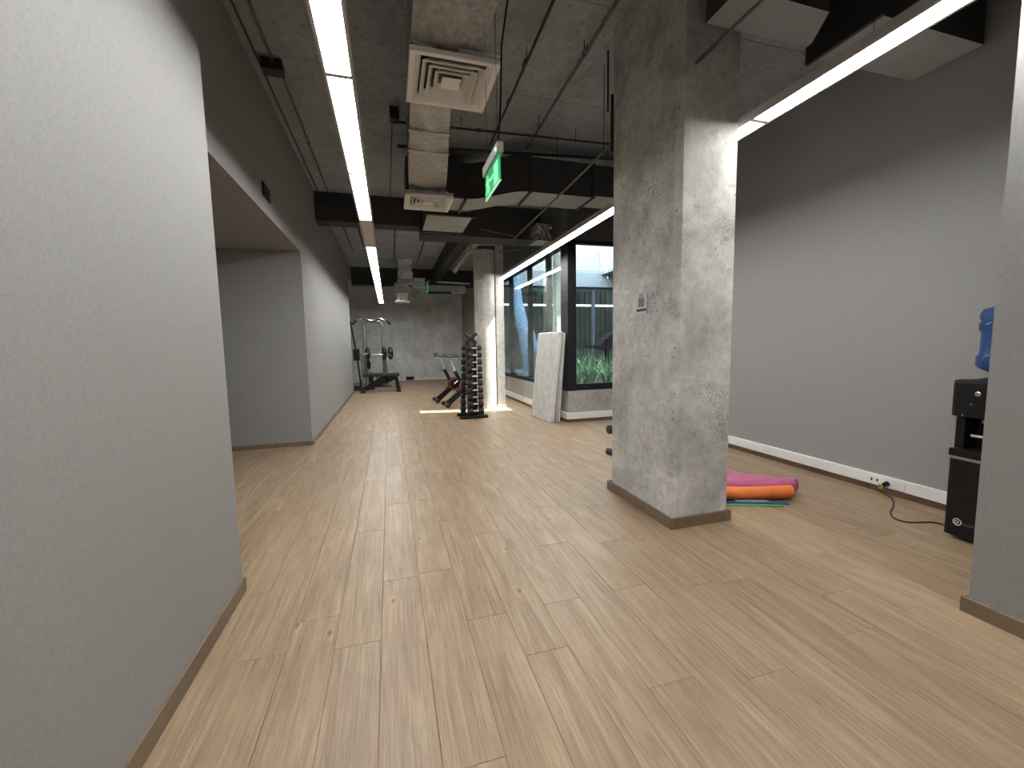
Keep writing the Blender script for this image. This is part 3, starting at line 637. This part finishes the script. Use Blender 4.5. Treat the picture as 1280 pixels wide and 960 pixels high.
def grass_plant(x, y, n, h, seed, lab):
    rnd = random.Random(seed); m_ = MB()
    for _ in range(n):
        a = rnd.uniform(0, 2*PI); lean = rnd.uniform(.25, 1.15); L_ = h*rnd.uniform(.6, 1.15); w = rnd.uniform(.012, .024); d = Vector((math.cos(a), math.sin(a), 0)); s_ = d.cross(Vector((0,0,1)))
        pts = []
        if x+d.x*L_*lean*.8 < 3.10 or y+d.y*L_*lean*.8 < 6.72: lean *= .25
        for i in range(7):
            t_ = i/6; out = L_*lean*.75*t_**1.6; up = L_*(t_*(1-.18*lean) - .38*lean*t_**3)
            pts.append(Vector((x, y, .46))+d*(.02+out)+Vector((0,0,up)))
        prev = None
        for i, p in enumerate(pts):
            p.x = max(p.x, 3.09); p.y = max(p.y, 6.70)
            ww = w*(1-(i/6)**2)+.0006; q = [m_.bm.verts.new(p+s_*ww), m_.bm.verts.new(p+Vector((0,0,-.004))), m_.bm.verts.new(p-s_*ww)]
            if prev: m_.bm.faces.new((prev[0], prev[1], q[1], q[0])); m_.bm.faces.new((prev[1], prev[2], q[2], q[1]))
            prev = q
    o = m_.go('grass_plant', 'leaf', loc=(x, y, .46)); return tag(o, lab, 'plant', 'long-leaved plants outside the window')
gp = [(3.36, 7.08, 'long-leaved green plant outside, nearest the corner window post'), (3.68, 7.14, 'long-leaved green plant outside, in the middle of the front window'),
      (3.99, 7.08, 'long-leaved green plant outside, at the front window beside the column edge'), (3.42, 7.65, 'taller long-leaved plant in the second row behind the corner post'), (3.86, 7.75, 'taller long-leaved plant in the second row right of the blue mullion'),
      (3.62, 8.15, 'rear long-leaved plant in front of the pale outdoor column'), (3.5, 9.7, 'long-leaved plant at the foot of the leaning tree'), (4.25, 7.5, 'long-leaved plant outside mostly hidden behind the large column')]
for i, (x, y, lab) in enumerate(gp): grass_plant(x, y, 30, .86 if i < 3 else .95, 20+i, lab)
t = thing('outdoor_recliner', 'dark padded outdoor seat silhouetted behind the plants', 'chair', (6.4, 11.45, .48))
MB().loft([[(5.85, y, 1.30), (6.1, y, 1.31), (6.2, y, 1.48), (6.34, y, 1.54), (6.5, y, 1.70), (7.0, y, 1.74), (7.0, y, 1.2), (6.3, y, 1.16), (6.1, y, 1.22), (5.85, y, 1.24)] for y in (11.2, 11.7)]).go('seat', 'black_frame', t)
for x in (6.4, 6.9): MB().tube([(x, 11.45, .47), (x, 11.45, 1.2)], .04).go('leg', 'vinyl', t)

# ------------------------------------------------------------------ leaning boards
bl = [((2.54, 7.42), (2.605, 6.585), .078, 'board_grey', 'thick pale grey board leaning in front of the window stack'),
      ((2.645, 7.43), (2.708, 6.60), .036, 'board_warm', 'beige board in the middle of the leaning stack'),
      ((2.705, 7.42), (2.766, 6.62), .036, 'board_grey', 'thin grey board at the back of the leaning stack')]
for i, (A, B, th, mt, lab) in enumerate(bl):
    a, b2 = Vector((*A, 0)), Vector((*B, 0)); u = (b2-a).normalized(); L_ = (b2-a).length; nrm = Vector((u.y, -u.x, 0)); nrm = nrm if nrm.x > 0 else -nrm
    H_ = 1.57-.01*i; top = .88*(2.84-a.x-th)-.0
    lean = Vector((.165-.022*i, 0, 0)); m_ = MB(); secs = []
    for t_, ins in ((0, .012), (.008, 0), (.99, 0), (1, .012)):
        z = H_*t_; sh = lean*t_; q = []
        c0 = a+sh+Vector((0,0,z)); r = .012
        q = [c0+u*(r+ins)+nrm*ins, c0+u*(L_-r-ins)+nrm*ins, c0+u*(L_-ins)+nrm*(r+ins), c0+u*(L_-ins)+nrm*(th-r-ins), c0+u*(L_-r-ins)+nrm*(th-ins), c0+u*(r+ins)+nrm*(th-ins), c0+u*ins+nrm*(th-r-ins), c0+u*ins+nrm*(r+ins)]
        secs.append(q)
    m_.loft(secs); o = m_.go('leaning_board', mt, loc=(a.x, a.y, 0), smooth=30); tag(o, lab, 'board', 'boards leaning by the window')

# ------------------------------------------------------------------ dumbbell tower
tx, ty = 1.47, 7.72
dt = thing('dumbbell_rack', 'tall black vertical dumbbell tower with a cross-shaped top', 'rack', (tx, ty, 0))
MB().box(tx-.27, tx+.26, ty-.20, ty-.10, 0, .055, .015).box(tx-.27, tx+.26, ty+.16, ty+.26, 0, .055, .015).go('base_foot', 'black_plastic', dt)
MB().box(tx-.05, tx+.05, ty-.18, ty+.24, .01, .06, .01).go('base_bar', 'black_plastic', dt)
for s_ in (-1, 1): MB().loft([[(tx+s_*.07-.02, ty-.03, z), (tx+s_*.07+.02, ty-.03, z), (tx+s_*.07+.02, ty+.05, z), (tx+s_*.07-.02, ty+.05, z)] for z in (.05, 1.42)]).go('upright', 'black_plastic', dt)
for s_ in (-1, 1):
    p0, p1 = Vector((tx+s_*.105, ty-.03+s_*.01, 1.41)), Vector((tx-s_*.105, ty-.03+s_*.01, 1.58)); MB().tube([p0, p1], .028, 10).go('top_arm', 'rubber', dt)
N_ = 10; zt = [.135+.1305*i for i in range(N_)]
for i, z in enumerate(zt):
    for s_ in (-1, 1):
        m_ = MB(); m_.box(tx-.06, tx+.06, ty+.01+s_*.05-.03, ty+.01+s_*.05+.03, z-.055, z-.045); m_.go('shelf_arm', 'black_plastic', dt)
ords = ['lowest', 'second', 'third', 'fourth', 'fifth', 'sixth', 'seventh', 'eighth', 'ninth', 'topmost']
for i, z in enumerate(zt):
    for side in (0, 1):
        hr = .066-.0016*i; hl = .092-.002*i; gx = .058
        c = Vector((tx+.035, ty-.125, z)) if side == 0 else Vector((tx-.055+.004*i, ty+.15, z))
        t = thing('dumbbell', ('black dumbbell with pale handle on the %s front tier of the tower' if side == 0 else 'black dumbbell on the %s rear tier of the tower, left edge showing') % ords[i], 'dumbbell', c, 'dumbbells on the tower')
        MB().tube([c-Vector((gx+.005,0,0)), c-Vector((.03,0,0)), c, c+Vector((.03,0,0)), c+Vector((gx+.005,0,0))], [.014, .015, .018, .015, .014], 12).go('handle', 'handle_steel', t, smooth=True)
        for s_ in (-1, 1):
            c2 = c+Vector((s_*gx, 0, 0)); MB().lathe(c2, [(hr*.86, 0), (hr, .010), (hr, hl-.012), (hr*.82, hl)], 8 if i > 3 else 12, axis=(s_,0,0)).go('head', 'rubber', t)

# ------------------------------------------------------------------ spin bikes (facing +X)
def bike(label, loc, rz=0.):
    t = thing('exercise_bike', label, 'exercise bike', loc, 'spin bikes behind the dumbbell tower', rz=rz if rz else 1e-6)
    g = lambda m_, n, mt, sm=True: m_.go(n, mt, t, smooth=sm)
    m_ = MB(); m_.tube([(0, -.26, .06), (0, .26, .06)], .035, 12); rf = g(m_, 'rear_foot', 'black_plastic')
    m_ = MB(); m_.tube([(1.12, -.26, .06), (1.12, .26, .06)], .035, 12); g(m_, 'front_foot', 'black_plastic')
    for y in (-.25, .25): m_ = MB(); m_.lathe((-.03, y-.02, .05), [(.03, 0), (.045, .006), (.045, .034), (.03, .04)], 16, axis=(0,1,0)); m_.go('wheel', 'rubber', rf, smooth=True)
    m_ = MB(); m_.prism([(0, -.035, .04), (.07, -.035, .03), (.52, -.035, .42), (.46, -.035, .50), (-.02, -.035, .12)], (0,.07,0)); g(m_, 'rear_frame', 'black_plastic', False)
    m_ = MB(); m_.prism([(.36, -.035, .42), (1.12, -.035, .04), (1.18, -.035, .10), (.52, -.035, .52)], (0,.07,0)); g(m_, 'front_frame', 'black_plastic', False)
    m_ = MB(); m_.lathe((.78, -.03, .36), [(.22, 0), (.235, .012), (.235, .048), (.22, .06)], 36, axis=(0,1,0)); g(m_, 'flywheel', 'black_plastic')
    m_ = MB(); m_.lathe((.42, -.085, .44), [(.10, 0), (.155, .02), (.155, .08), (.11, .10)], 28, axis=(0,1,0)); cc = g(m_, 'chain_cover', 'black_plastic')
    m_ = MB(); m_.ring((.42, -.088, .44), (0,1,0), .13, .009, 32, 6); m_.go('red_ring', 'red_paint', cc, smooth=True)
    m_ = MB(); m_.tube([(.36, 0, .46), (.20, 0, .80)], .042, 12); g(m_, 'seat_tube', 'black_plastic')
    m_ = MB(); m_.tube([(.21, 0, .77), (.10, 0, 1.08)], .022, 12); g(m_, 'seat_post', 'handle_steel')
    m_ = MB(); m_.box(.03, .26, -.022, .022, 1.06, 1.09, .004); g(m_, 'seat_slider', 'steel', False)
    m_ = MB()
    m_.loft([[(x, -w, 1.115+dz), (x, -w*.7, 1.17+dz), (x, 0, 1.185+dz), (x, w*.7, 1.17+dz), (x, w, 1.115+dz), (x, 0, 1.09+dz)] for x, w, dz in ((-.04, .05, .02), (0, .11, .02), (.08, .125, .01), (.15, .07, .0), (.23, .035, .0), (.30, .02, -.01))]); g(m_, 'saddle', 'saddle')
    m_ = MB(); m_.tube([(.82, 0, .42), (.90, 0, .86)], .042, 12); g(m_, 'handlebar_tube', 'black_plastic')
    m_ = MB(); m_.tube([(.90, 0, .83), (.94, 0, 1.10)], .022, 12); g(m_, 'handlebar_post', 'steel')
    m_ = MB(); m_.tube([(.90, -.22, 1.16), (1.10, -.2, 1.15), (1.0, -.05, 1.12), (1.0, .05, 1.12), (1.10, .2, 1.15), (.90, .22, 1.16)], .017, 10); g(m_, 'handlebar', 'rubber')
    for s_ in (-1, 1):
        m_ = MB(); m_.tube([(.42, s_*.06, .44), (.42, s_*.115, .44), (.42-s_*.12, s_*.12, .33+.0*s_ if s_ > 0 else .55), (.42-s_*.12, s_*.20, .33 if s_ > 0 else .55)], .012, 8); ck = g(m_, 'crank', 'steel')
        z = .33 if s_ > 0 else .55; m_ = MB(); m_.box(.42-s_*.12-.05, .42-s_*.12+.05, s_*.17-.04, s_*.17+.04, z-.015, z+.015, .005); m_.go('pedal', 'rubber', ck)
    m_ = MB(); m_.tube([(.02, 0, 1.02), (-.06, -.05, 1.03)], .009, 8); g(m_, 'adjust_lever', 'steel')
    m_ = MB(); m_.tube([(.24, -.03, .78), (.15, -.09, .76)], .012, 8); g(m_, 'adjust_knob', 'rubber')
    return t
bike('black spin bike with red ring, nearer one, half hidden by the dumbbell tower', (1.19, 9.30, 0), .06)
bike('black spin bike with red ring, further one left of the tower', (1.06, 10.15, 0), .04)

# ------------------------------------------------------------------ smith machine, plates, bench
sm = thing('smith_machine', 'grey gym rack with twin arch tubes and curved pull-up bar by the end wall', 'gym machine', (-.5, 14.3, 0))
def arch(y, x0, x1, zt_, spread): 
    r = .16; pts = [(x0-spread, y, .05), (x0, y, 1.5), (x0, y, zt_-r)]
    pts += [(x0+r-r*math.cos(a*PI/12), y, zt_-r+r*math.sin(a*PI/12)) for a in range(1, 7)]
    pts += [(x1-r+r*math.sin(a*PI/12), y, zt_-r+r*math.cos(a*PI/12)) for a in range(0, 7)]
    pts += [(x1, y, 1.5), (x1+spread, y, .05)]; return pts
MB().tube(arch(14.3, -.78, -.20, 2.20, .12), .042, 12).go('arch_tube', 'machine_grey', sm, smooth=True)
MB().tube(arch(14.95, -.80, -.22, 2.24, .02), .042, 12).go('arch_tube', 'machine_grey', sm, smooth=True)
for x in (-.72, -.26): MB().tube([(x, 14.3, 2.17), (x, 14.95, 2.21)], .028, 10).go('top_rail', 'machine_grey', sm, smooth=True)
pub = MB().tube([(-1.10, 14.2, 2.10), (-.98, 14.15, 2.22), (-.80, 14.15, 2.27), (-.62, 14.2, 2.24), (-.50, 14.25, 2.22), (-.38, 14.2, 2.24), (-.24, 14.15, 2.27), (-.06, 14.15, 2.22), (.06, 14.2, 2.10)], .026, 10).go('pull_up_bar', 'steel', sm, smooth=True)
for pts in ([(-1.10, 14.2, 2.10), (-.97, 14.15, 2.225)], [(.06, 14.2, 2.10), (-.07, 14.15, 2.225)], [(-.80, 14.15, 2.27), (-.62, 14.2, 2.24)], [(-.38, 14.2, 2.24), (-.24, 14.15, 2.27)]): MB().tube(pts, .030, 10).go('grip', 'rubber', pub, smooth=True)
MB().tube([(-1.16, 14.25, 2.2), (-1.02, 14.25, 1.1), (-.93, 14.25, .05)], .026, 10).go('guide_rod', 'black_plastic', sm, smooth=True)
MB().box(-.90, -.83, 14.05, 14.13, .05, 1.20, .008).go('upright', 'machine_grey', sm); MB().box(-.76, -.70, 14.6, 14.66, .05, 1.9, .008).go('upright', 'machine_grey', sm)
MB().box(-.83, -.66, 14.0, 14.06, 1.15, 1.19, .006).go('side_arm', 'steel', sm)
MB().box(-1.12, -.93, 14.1, 14.3, .95, 1.32, .02).go('carriage', 'black_plastic', sm)
MB().box(-1.2, -.50, 13.98, 14.08, 0, .05, .01).box(-1.2, 0, 14.9, 15.0, 0, .05, .01).box(-.93, -.85, 14.0, 15.0, 0, .05, .01).go('base', 'black_plastic', sm)
MB().tube([(-1.05, 14.27, 1.12), (.12, 14.27, 1.12)], .014, 10).go('barbell', 'steel', sm, smooth=True)
def plate(x, y, z, R, lab, ax=(1,.35,0)):
    t = thing('weight_plate', lab, 'weight plate', (x, y, z), 'weight plates on the gym rack')
    A_ = Vector(ax).normalized(); p = Vector((x, y, z)); u = A_.orthogonal().normalized(); w = A_.cross(u)
    MB().ring(p, A_, R*.84, .028, 28, 8).go('rim', 'rubber', t, smooth=True); MB().lathe(p-A_*.02, [(.05, 0), (.05, .04)], 16, axis=A_).go('hub', 'rubber', t)
    for k in range(3):
        d = u*math.cos(k*2*PI/3)+w*math.sin(k*2*PI/3); MB().tube([p+d*.04, p+d*R*.8], .026, 8).go('spoke', 'rubber', t)
plate(-.68, 14.17, 1.16, .22, 'large black plate on the left end of the gym rack bar')
plate(-.17, 14.17, 1.16, .22, 'large black plate right of the bar centre on the gym rack')
plate(.02, 14.17, 1.16, .22, 'outermost right black plate on the gym rack bar')
plate(-.68, 14.45, .80, .15, 'smaller black plate stored midway down the gym rack')
plate(-.62, 14.2, .36, .21, 'black plate stored low on the gym rack behind the bench')
bn = thing('weight_bench', 'black adjustable weight bench in front of the gym rack', 'bench', (-.28, 13.25, 0))
MB().box(-.80, -.20, 13.10, 13.42, .48, .58, .02).go('backrest', 'vinyl', bn); MB().box(-.17, .26, 13.10, 13.42, .47, .57, .02).go('seat', 'vinyl', bn)
MB().prism([(-.84, 13.24, .14), (-.74, 13.24, .04), (.14, 13.24, .36), (.12, 13.24, .49), (-.25, 13.24, .49)], (0,.05,0)).go('main_frame', 'black_plastic', bn)
MB().prism([(.10, 13.22, .48), (.20, 13.22, .48), (.27, 13.22, .04), (.15, 13.22, .04)], (0,.05,0)).go('leg', 'black_plastic', bn)
MB().box(.14, .28, 13.05, 13.50, 0, .05, .01).go('foot_bar', 'black_plastic', bn); MB().box(-.88, -.74, 13.05, 13.50, 0, .06, .01).go('foot_bar', 'black_plastic', bn)
MB().box(-.80, .16, 13.24, 13.29, .03, .07).go('base_rail', 'machine_grey', bn)
for x in (-.45, -.2): MB().prism([(x, 13.24, .50), (x+.05, 13.24, .50), (x+.14, 13.24, .30), (x+.09, 13.24, .28)], (0,.05,0)).go('adjust_brace', 'machine_grey', bn)

# ------------------------------------------------------------------ machine hidden behind the column
hm = thing('folded_bench', 'black exercise bench whose foot just shows left of the large column', 'bench', (2.75, 4.6, 0))
MB().tube([(2.50, 4.44, .045), (2.58, 4.28, .045)], .04, 12).go('rubber_foot', 'rubber', hm); MB().tube([(2.56, 4.40, .05), (3.0, 4.55, .05)], .028, 10).go('foot_bar', 'machine_grey', hm)
MB().tube([(2.75, 4.47, .05), (2.95, 4.8, .40)], .03).go('main_frame', 'black_plastic', hm)
MB().box(2.86, 3.16, 4.0, 4.9, .40, .47, .02).go('seat', 'vinyl', hm); MB().tube([(2.95, 4.05, .0), (2.97, 4.1, .41)], .03).go('leg', 'black_plastic', hm)
MB().lathe((2.765, 4.9, .2), [(.05, 0), (.06, .01), (.06, .06), (.05, .07)], 16, axis=(1,0,0)).go('wheel', 'rubber', hm)
MB().tube([(2.83, 4.9, .2), (2.92, 4.85, .40)], .02).go('wheel_arm', 'black_plastic', hm)

# ------------------------------------------------------------------ mats behind the column
def spiral_roll(p0, p1, R, th, turns, mt, name, lab, rnd=0):
    p0, p1 = Vector(p0), Vector(p1); d = (p1-p0).normalized(); u = d.cross(Vector((0,0,1))).normalized(); w = Vector((0,0,1)); n = int(24*turns); S_ = []
    for i in range(n+1):
        a = 2*PI*i/24; r = R-th*1.25*a/(2*PI); S_.append((r, a))
    out = [(r*math.cos(a), r*math.sin(a)) for r, a in S_]; inn = [((r-th)*math.cos(a), (r-th)*math.sin(a)) for r, a in S_]
    poly = out+inn[::-1]; m_ = MB(); ns = 8
    rows = []
    for k in range(ns+1):
        t_ = k/ns; c = p0.lerp(p1, t_); sag = .006*math.sin(t_*PI*2+1)
        rows.append([c+u*x*(1+.02*math.sin(5*t_))+w*(z+sag) for x, z in poly])
    rs = [[m_.bm.verts.new(v) for v in q] for q in rows]; L_ = len(poly)
    for A, B in zip(rs, rs[1:]):
        for k in range(L_): m_.bm.faces.new((A[k], A[(k+1) % L_], B[(k+1) % L_], B[k]))
    for q, fl in ((rs[0], 1), (rs[-1], 0)):
        for i in range(n): a, b_, c, e = q[i], q[i+1], q[L_-2-i], q[L_-1-i]; m_.bm.faces.new((a, b_, c, e) if fl else (e, c, b_, a))
    o = m_.go(name, mt, loc=tuple(p0), smooth=40); return tag(o, lab, 'mat', 'exercise mats behind the column')
spiral_roll((2.44, 2.868, .062), (3.225, 2.625, .062), .060, .009, 3.0, 'orange_mat', 'exercise_mat', 'rolled orange exercise mat behind the large column')
# crumpled pink mat
m_ = MB(); top = []; NS, NT = 30, 26
MA = Matrix.Rotation(-.299, 3, 'Z')
for i in range(NS+1):
    s_ = i/NS; x = .02+.90*s_; D = .74 if s_ < .6 else .74-.60*((s_-.6)/.4)**.9; row = []; yf = .068
    for j in range(NT+1):
        t_ = j/NT
        if t_ < .30:       # rolled front edge
            a = -PI*.45+PI*.95*(t_/.30); r = .052+.004*math.sin(7*s_); y = yf+r-r*math.cos(a); z = .078+r*math.sin(a)
        else:
            q = (t_-.30)/.70; y = yf+.052+q*D; z = (.118*(1-q)**.8+.012)+.014*math.sin(9*s_+5*q)*q*(1-q)*3+.012*math.sin(14*s_*(.4+q))*(1-q)*q*2
        if s_ > .80: z += .022*math.sin((s_-.80)/.20*PI/2)*(1-abs(2*t_-1))
        p = MA @ Vector((x+.02*math.sin(3*t_), y, 0)); row.append(m_.bm.verts.new((2.445+p.x, 2.868+p.y, max(.010, z))))
    top.append(row)
for A, B in zip(top, top[1:]):
    for j in range(NT): m_.bm.faces.new((A[j], A[j+1], B[j+1], B[j]))
o = m_.go('exercise_mat', 'pink_mat', loc=(2.9, 3.0, 0), smooth=60); md_ = o.modifiers.new('thickness', 'SOLIDIFY'); md_.thickness = .007; md_.offset = 0
tag(o, 'loosely folded pink exercise mat lying behind the orange roll', 'mat', 'exercise mats behind the column')
def strap(p0, p1, w, h, z, mt, lab):
    p0, p1 = Vector((*p0, z)), Vector((*p1, z)); n_ = (p1-p0).normalized().cross(Vector((0,0,1)))*w/2; up = Vector((0,0,h))
    m_ = MB().loft([[p-n_, p+n_, p+n_+up, p-n_+up] for p in (p0, p0.lerp(p1, .5), p1)]); tag(m_.go('resistance_band', mt, loc=tuple(p0)), lab, 'resistance band', 'straps in front of the orange mat')
strap((2.54, 2.725), (3.03, 2.525), .03, .010, .001, 'green_band', 'flat green strap sticking out in front of the orange mat')
strap((2.60, 2.76), (3.12, 2.55), .045, .012, .001, 'blue_band', 'flat blue strap tucked under the front of the orange mat')
strap((2.73, 2.715), (2.98, 2.62), .03, .007, .014, 'lilac_band', 'short lilac strap lying on the blue one by the orange mat')

# ------------------------------------------------------------------ water dispenser
wd = thing('water_dispenser', 'black floor-standing water dispenser half hidden by the right wall end', 'water dispenser', (3.60, 1.80, 0), rz=-PI/2-.10)
# local: +X runs along the front (towards the camera), +Y ... depth goes towards the right wall
def wl(x0, x1, d0, d1, z0, z1, bev=0): return MB().box(x0, x1, d0, d1, z0, z1, bev)
wl(0, .31, 0, .33, .02, .545, .010).go('cabinet', 'black_plastic', wd); dr = wl(.012, .298, -.006, .002, .05, .535, .004).go('door', 'black_plastic', wd)
wl(-.002, .312, -.012, .33, .565, .615, .008).go('drip_tray', 'black_plastic', wd); wl(0, .31, -.008, .32, .546, .564, .002).go('silver_strip', 'steel', wd)
wl(.0, .05, .03, .32, .61, .84, .006).go('side_panel', 'black_plastic', wd); wl(.26, .31, .03, .32, .61, .84, .006).go('side_panel', 'black_plastic', wd); wl(.05, .26, .14, .32, .61, .84).go('recess_panel', 'black_frame', wd)
wl(-.005, .315, -.015, .33, .83, 1.075, .02).go('head', 'black_plastic', wd)
for x in (.11, .20): MB().tube([(x, .10, .83), (x, .09, .79)], .014, 10).go('tap', 'steel', wd, smooth=True)
wl(.07, .24, .05, .06, .70, .715, .002).go('tray_rail', 'handle_steel', wd)
MB().lathe((.13, -.015, .99), [(.014, 0), (.016, .003), (.012, .006)], 16, axis=(0,-1,0)).go('button', 'steel', wd); MB().lathe((.10, -.015, .92), [(.005, 0), (.004, .003)], 12, axis=(0,-1,0)).go('button', 'steel', wd)
MB().lathe((.06, -.015, .845), [(.006, 0), (.005, .003)], 12, axis=(0,-1,0)).go('button', 'steel', wd)
MB().lathe((.165, .145, 1.07), [(.12, 0), (.115, .01), (.07, .025), (.06, .03)], 28).go('bottle_seat', 'black_plastic', wd, smooth=True)
m_ = MB(); m_.ring((.075, -.0085, .125), (0,1,0), .021, .003, 24, 6); m_.ring((.072, -.0085, .124), (0,1,0), .009, .0025, 16, 6); m_.go('emblem', 'handle_steel', dr)
m_ = MB(); xx = .103
for k in range(7):
    h = .010+(.008 if k in (0, 4) else 0); m_.ring((xx, -.0075, .122), (0,1,0), .0055, .0014, 10, 4) if k % 2 else m_.box(xx-.002, xx+.002, -.0085, -.006, .116, .116+h); xx += .013
m_.go('lettering', 'pipe_metal', dr)
wb = thing('water_bottle', 'ribbed blue water bottle standing on the black dispenser', 'bottle', (3.6, 1.8, 1.125), rz=-PI/2-.10)
pr = [(.028, -.03), (.03, -.012), (.08, 0), (.125, .025), (.138, .045), (.138, .10), (.130, .112), (.124, .13), (.124, .25), (.128, .262), (.136, .272), (.136, .315), (.126, .325), (.134, .34), (.134, .375), (.120, .405), (.06, .422), (.0, .418)]
MB().lathe((.165, .145, 0), pr, 36).go('body', 'bottle_blue', wb, smooth=50)

# socket, plug and cable
sk = thing('wall_socket', 'white double socket module on the right wall trunking', 'socket', (4.078, 2.43, .1))
MB().box(4.070, 4.079, 2.30, 2.58, .07, .148, .002).go('face_plate', 'white_plastic', sk)
for y in (2.50, 2.545): MB().box(4.068, 4.0705, y, y+.012, .10, .125).go('slot', 'ink', sk)
cpts = [(4.03, 2.45, .095), (4.0, 2.46, .05), (4.017, 2.362, 0.012), (3.857, 2.248, 0.006), (3.689, 2.168, 0.006), (3.594, 2.089, 0.006), (3.582, 2.026, 0.006), (3.633, 1.986, 0.006), (3.737, 1.958, 0.006), (3.784, 1.914, 0.006), (3.76, 1.80, .012)]
def smooth_pts(P_, n=6):
    P_ = [Vector(p) for p in P_]; P_ = [P_[0]]+P_+[P_[-1]]; out = []
    for i in range(1, len(P_)-2):
        for k in range(n):
            t_ = k/n; a, b_, c, d = P_[i-1], P_[i], P_[i+1], P_[i+2]
            out.append(.5*((2*b_)+(c-a)*t_+(2*a-5*b_+4*c-d)*t_*t_+(3*b_-a-3*c+d)*t_**3))
    return out+[P_[-2]]
def world_part(m_, name, mt, parent, inv, smooth=False):
    o = m_.go(name, mt, None, smooth=smooth); o.parent = parent; o.matrix_parent_inverse = inv; return o
winv = (Matrix.Translation(wd.location) @ wd.rotation_euler.to_matrix().to_4x4()).inverted(); I4 = Matrix.Identity(4)
pcord = world_part(MB().tube(smooth_pts(cpts), .0055, 8), 'power_cord', 'cord', wd, winv, True)
world_part(MB().tube([(4.069, 2.43, .105), (4.03, 2.43, .100)], [.022, .017], 12), 'plug', 'black_plastic', pcord, I4)
world_part(MB().box(4.025, 4.045, 2.44, 2.475, .055, .10, .003), 'tag', 'yellow_plastic', pcord, I4)['label'] = 'yellow tag on the plug'

for o in bpy.data.objects:
    if '_loc' in o: del o['_loc']
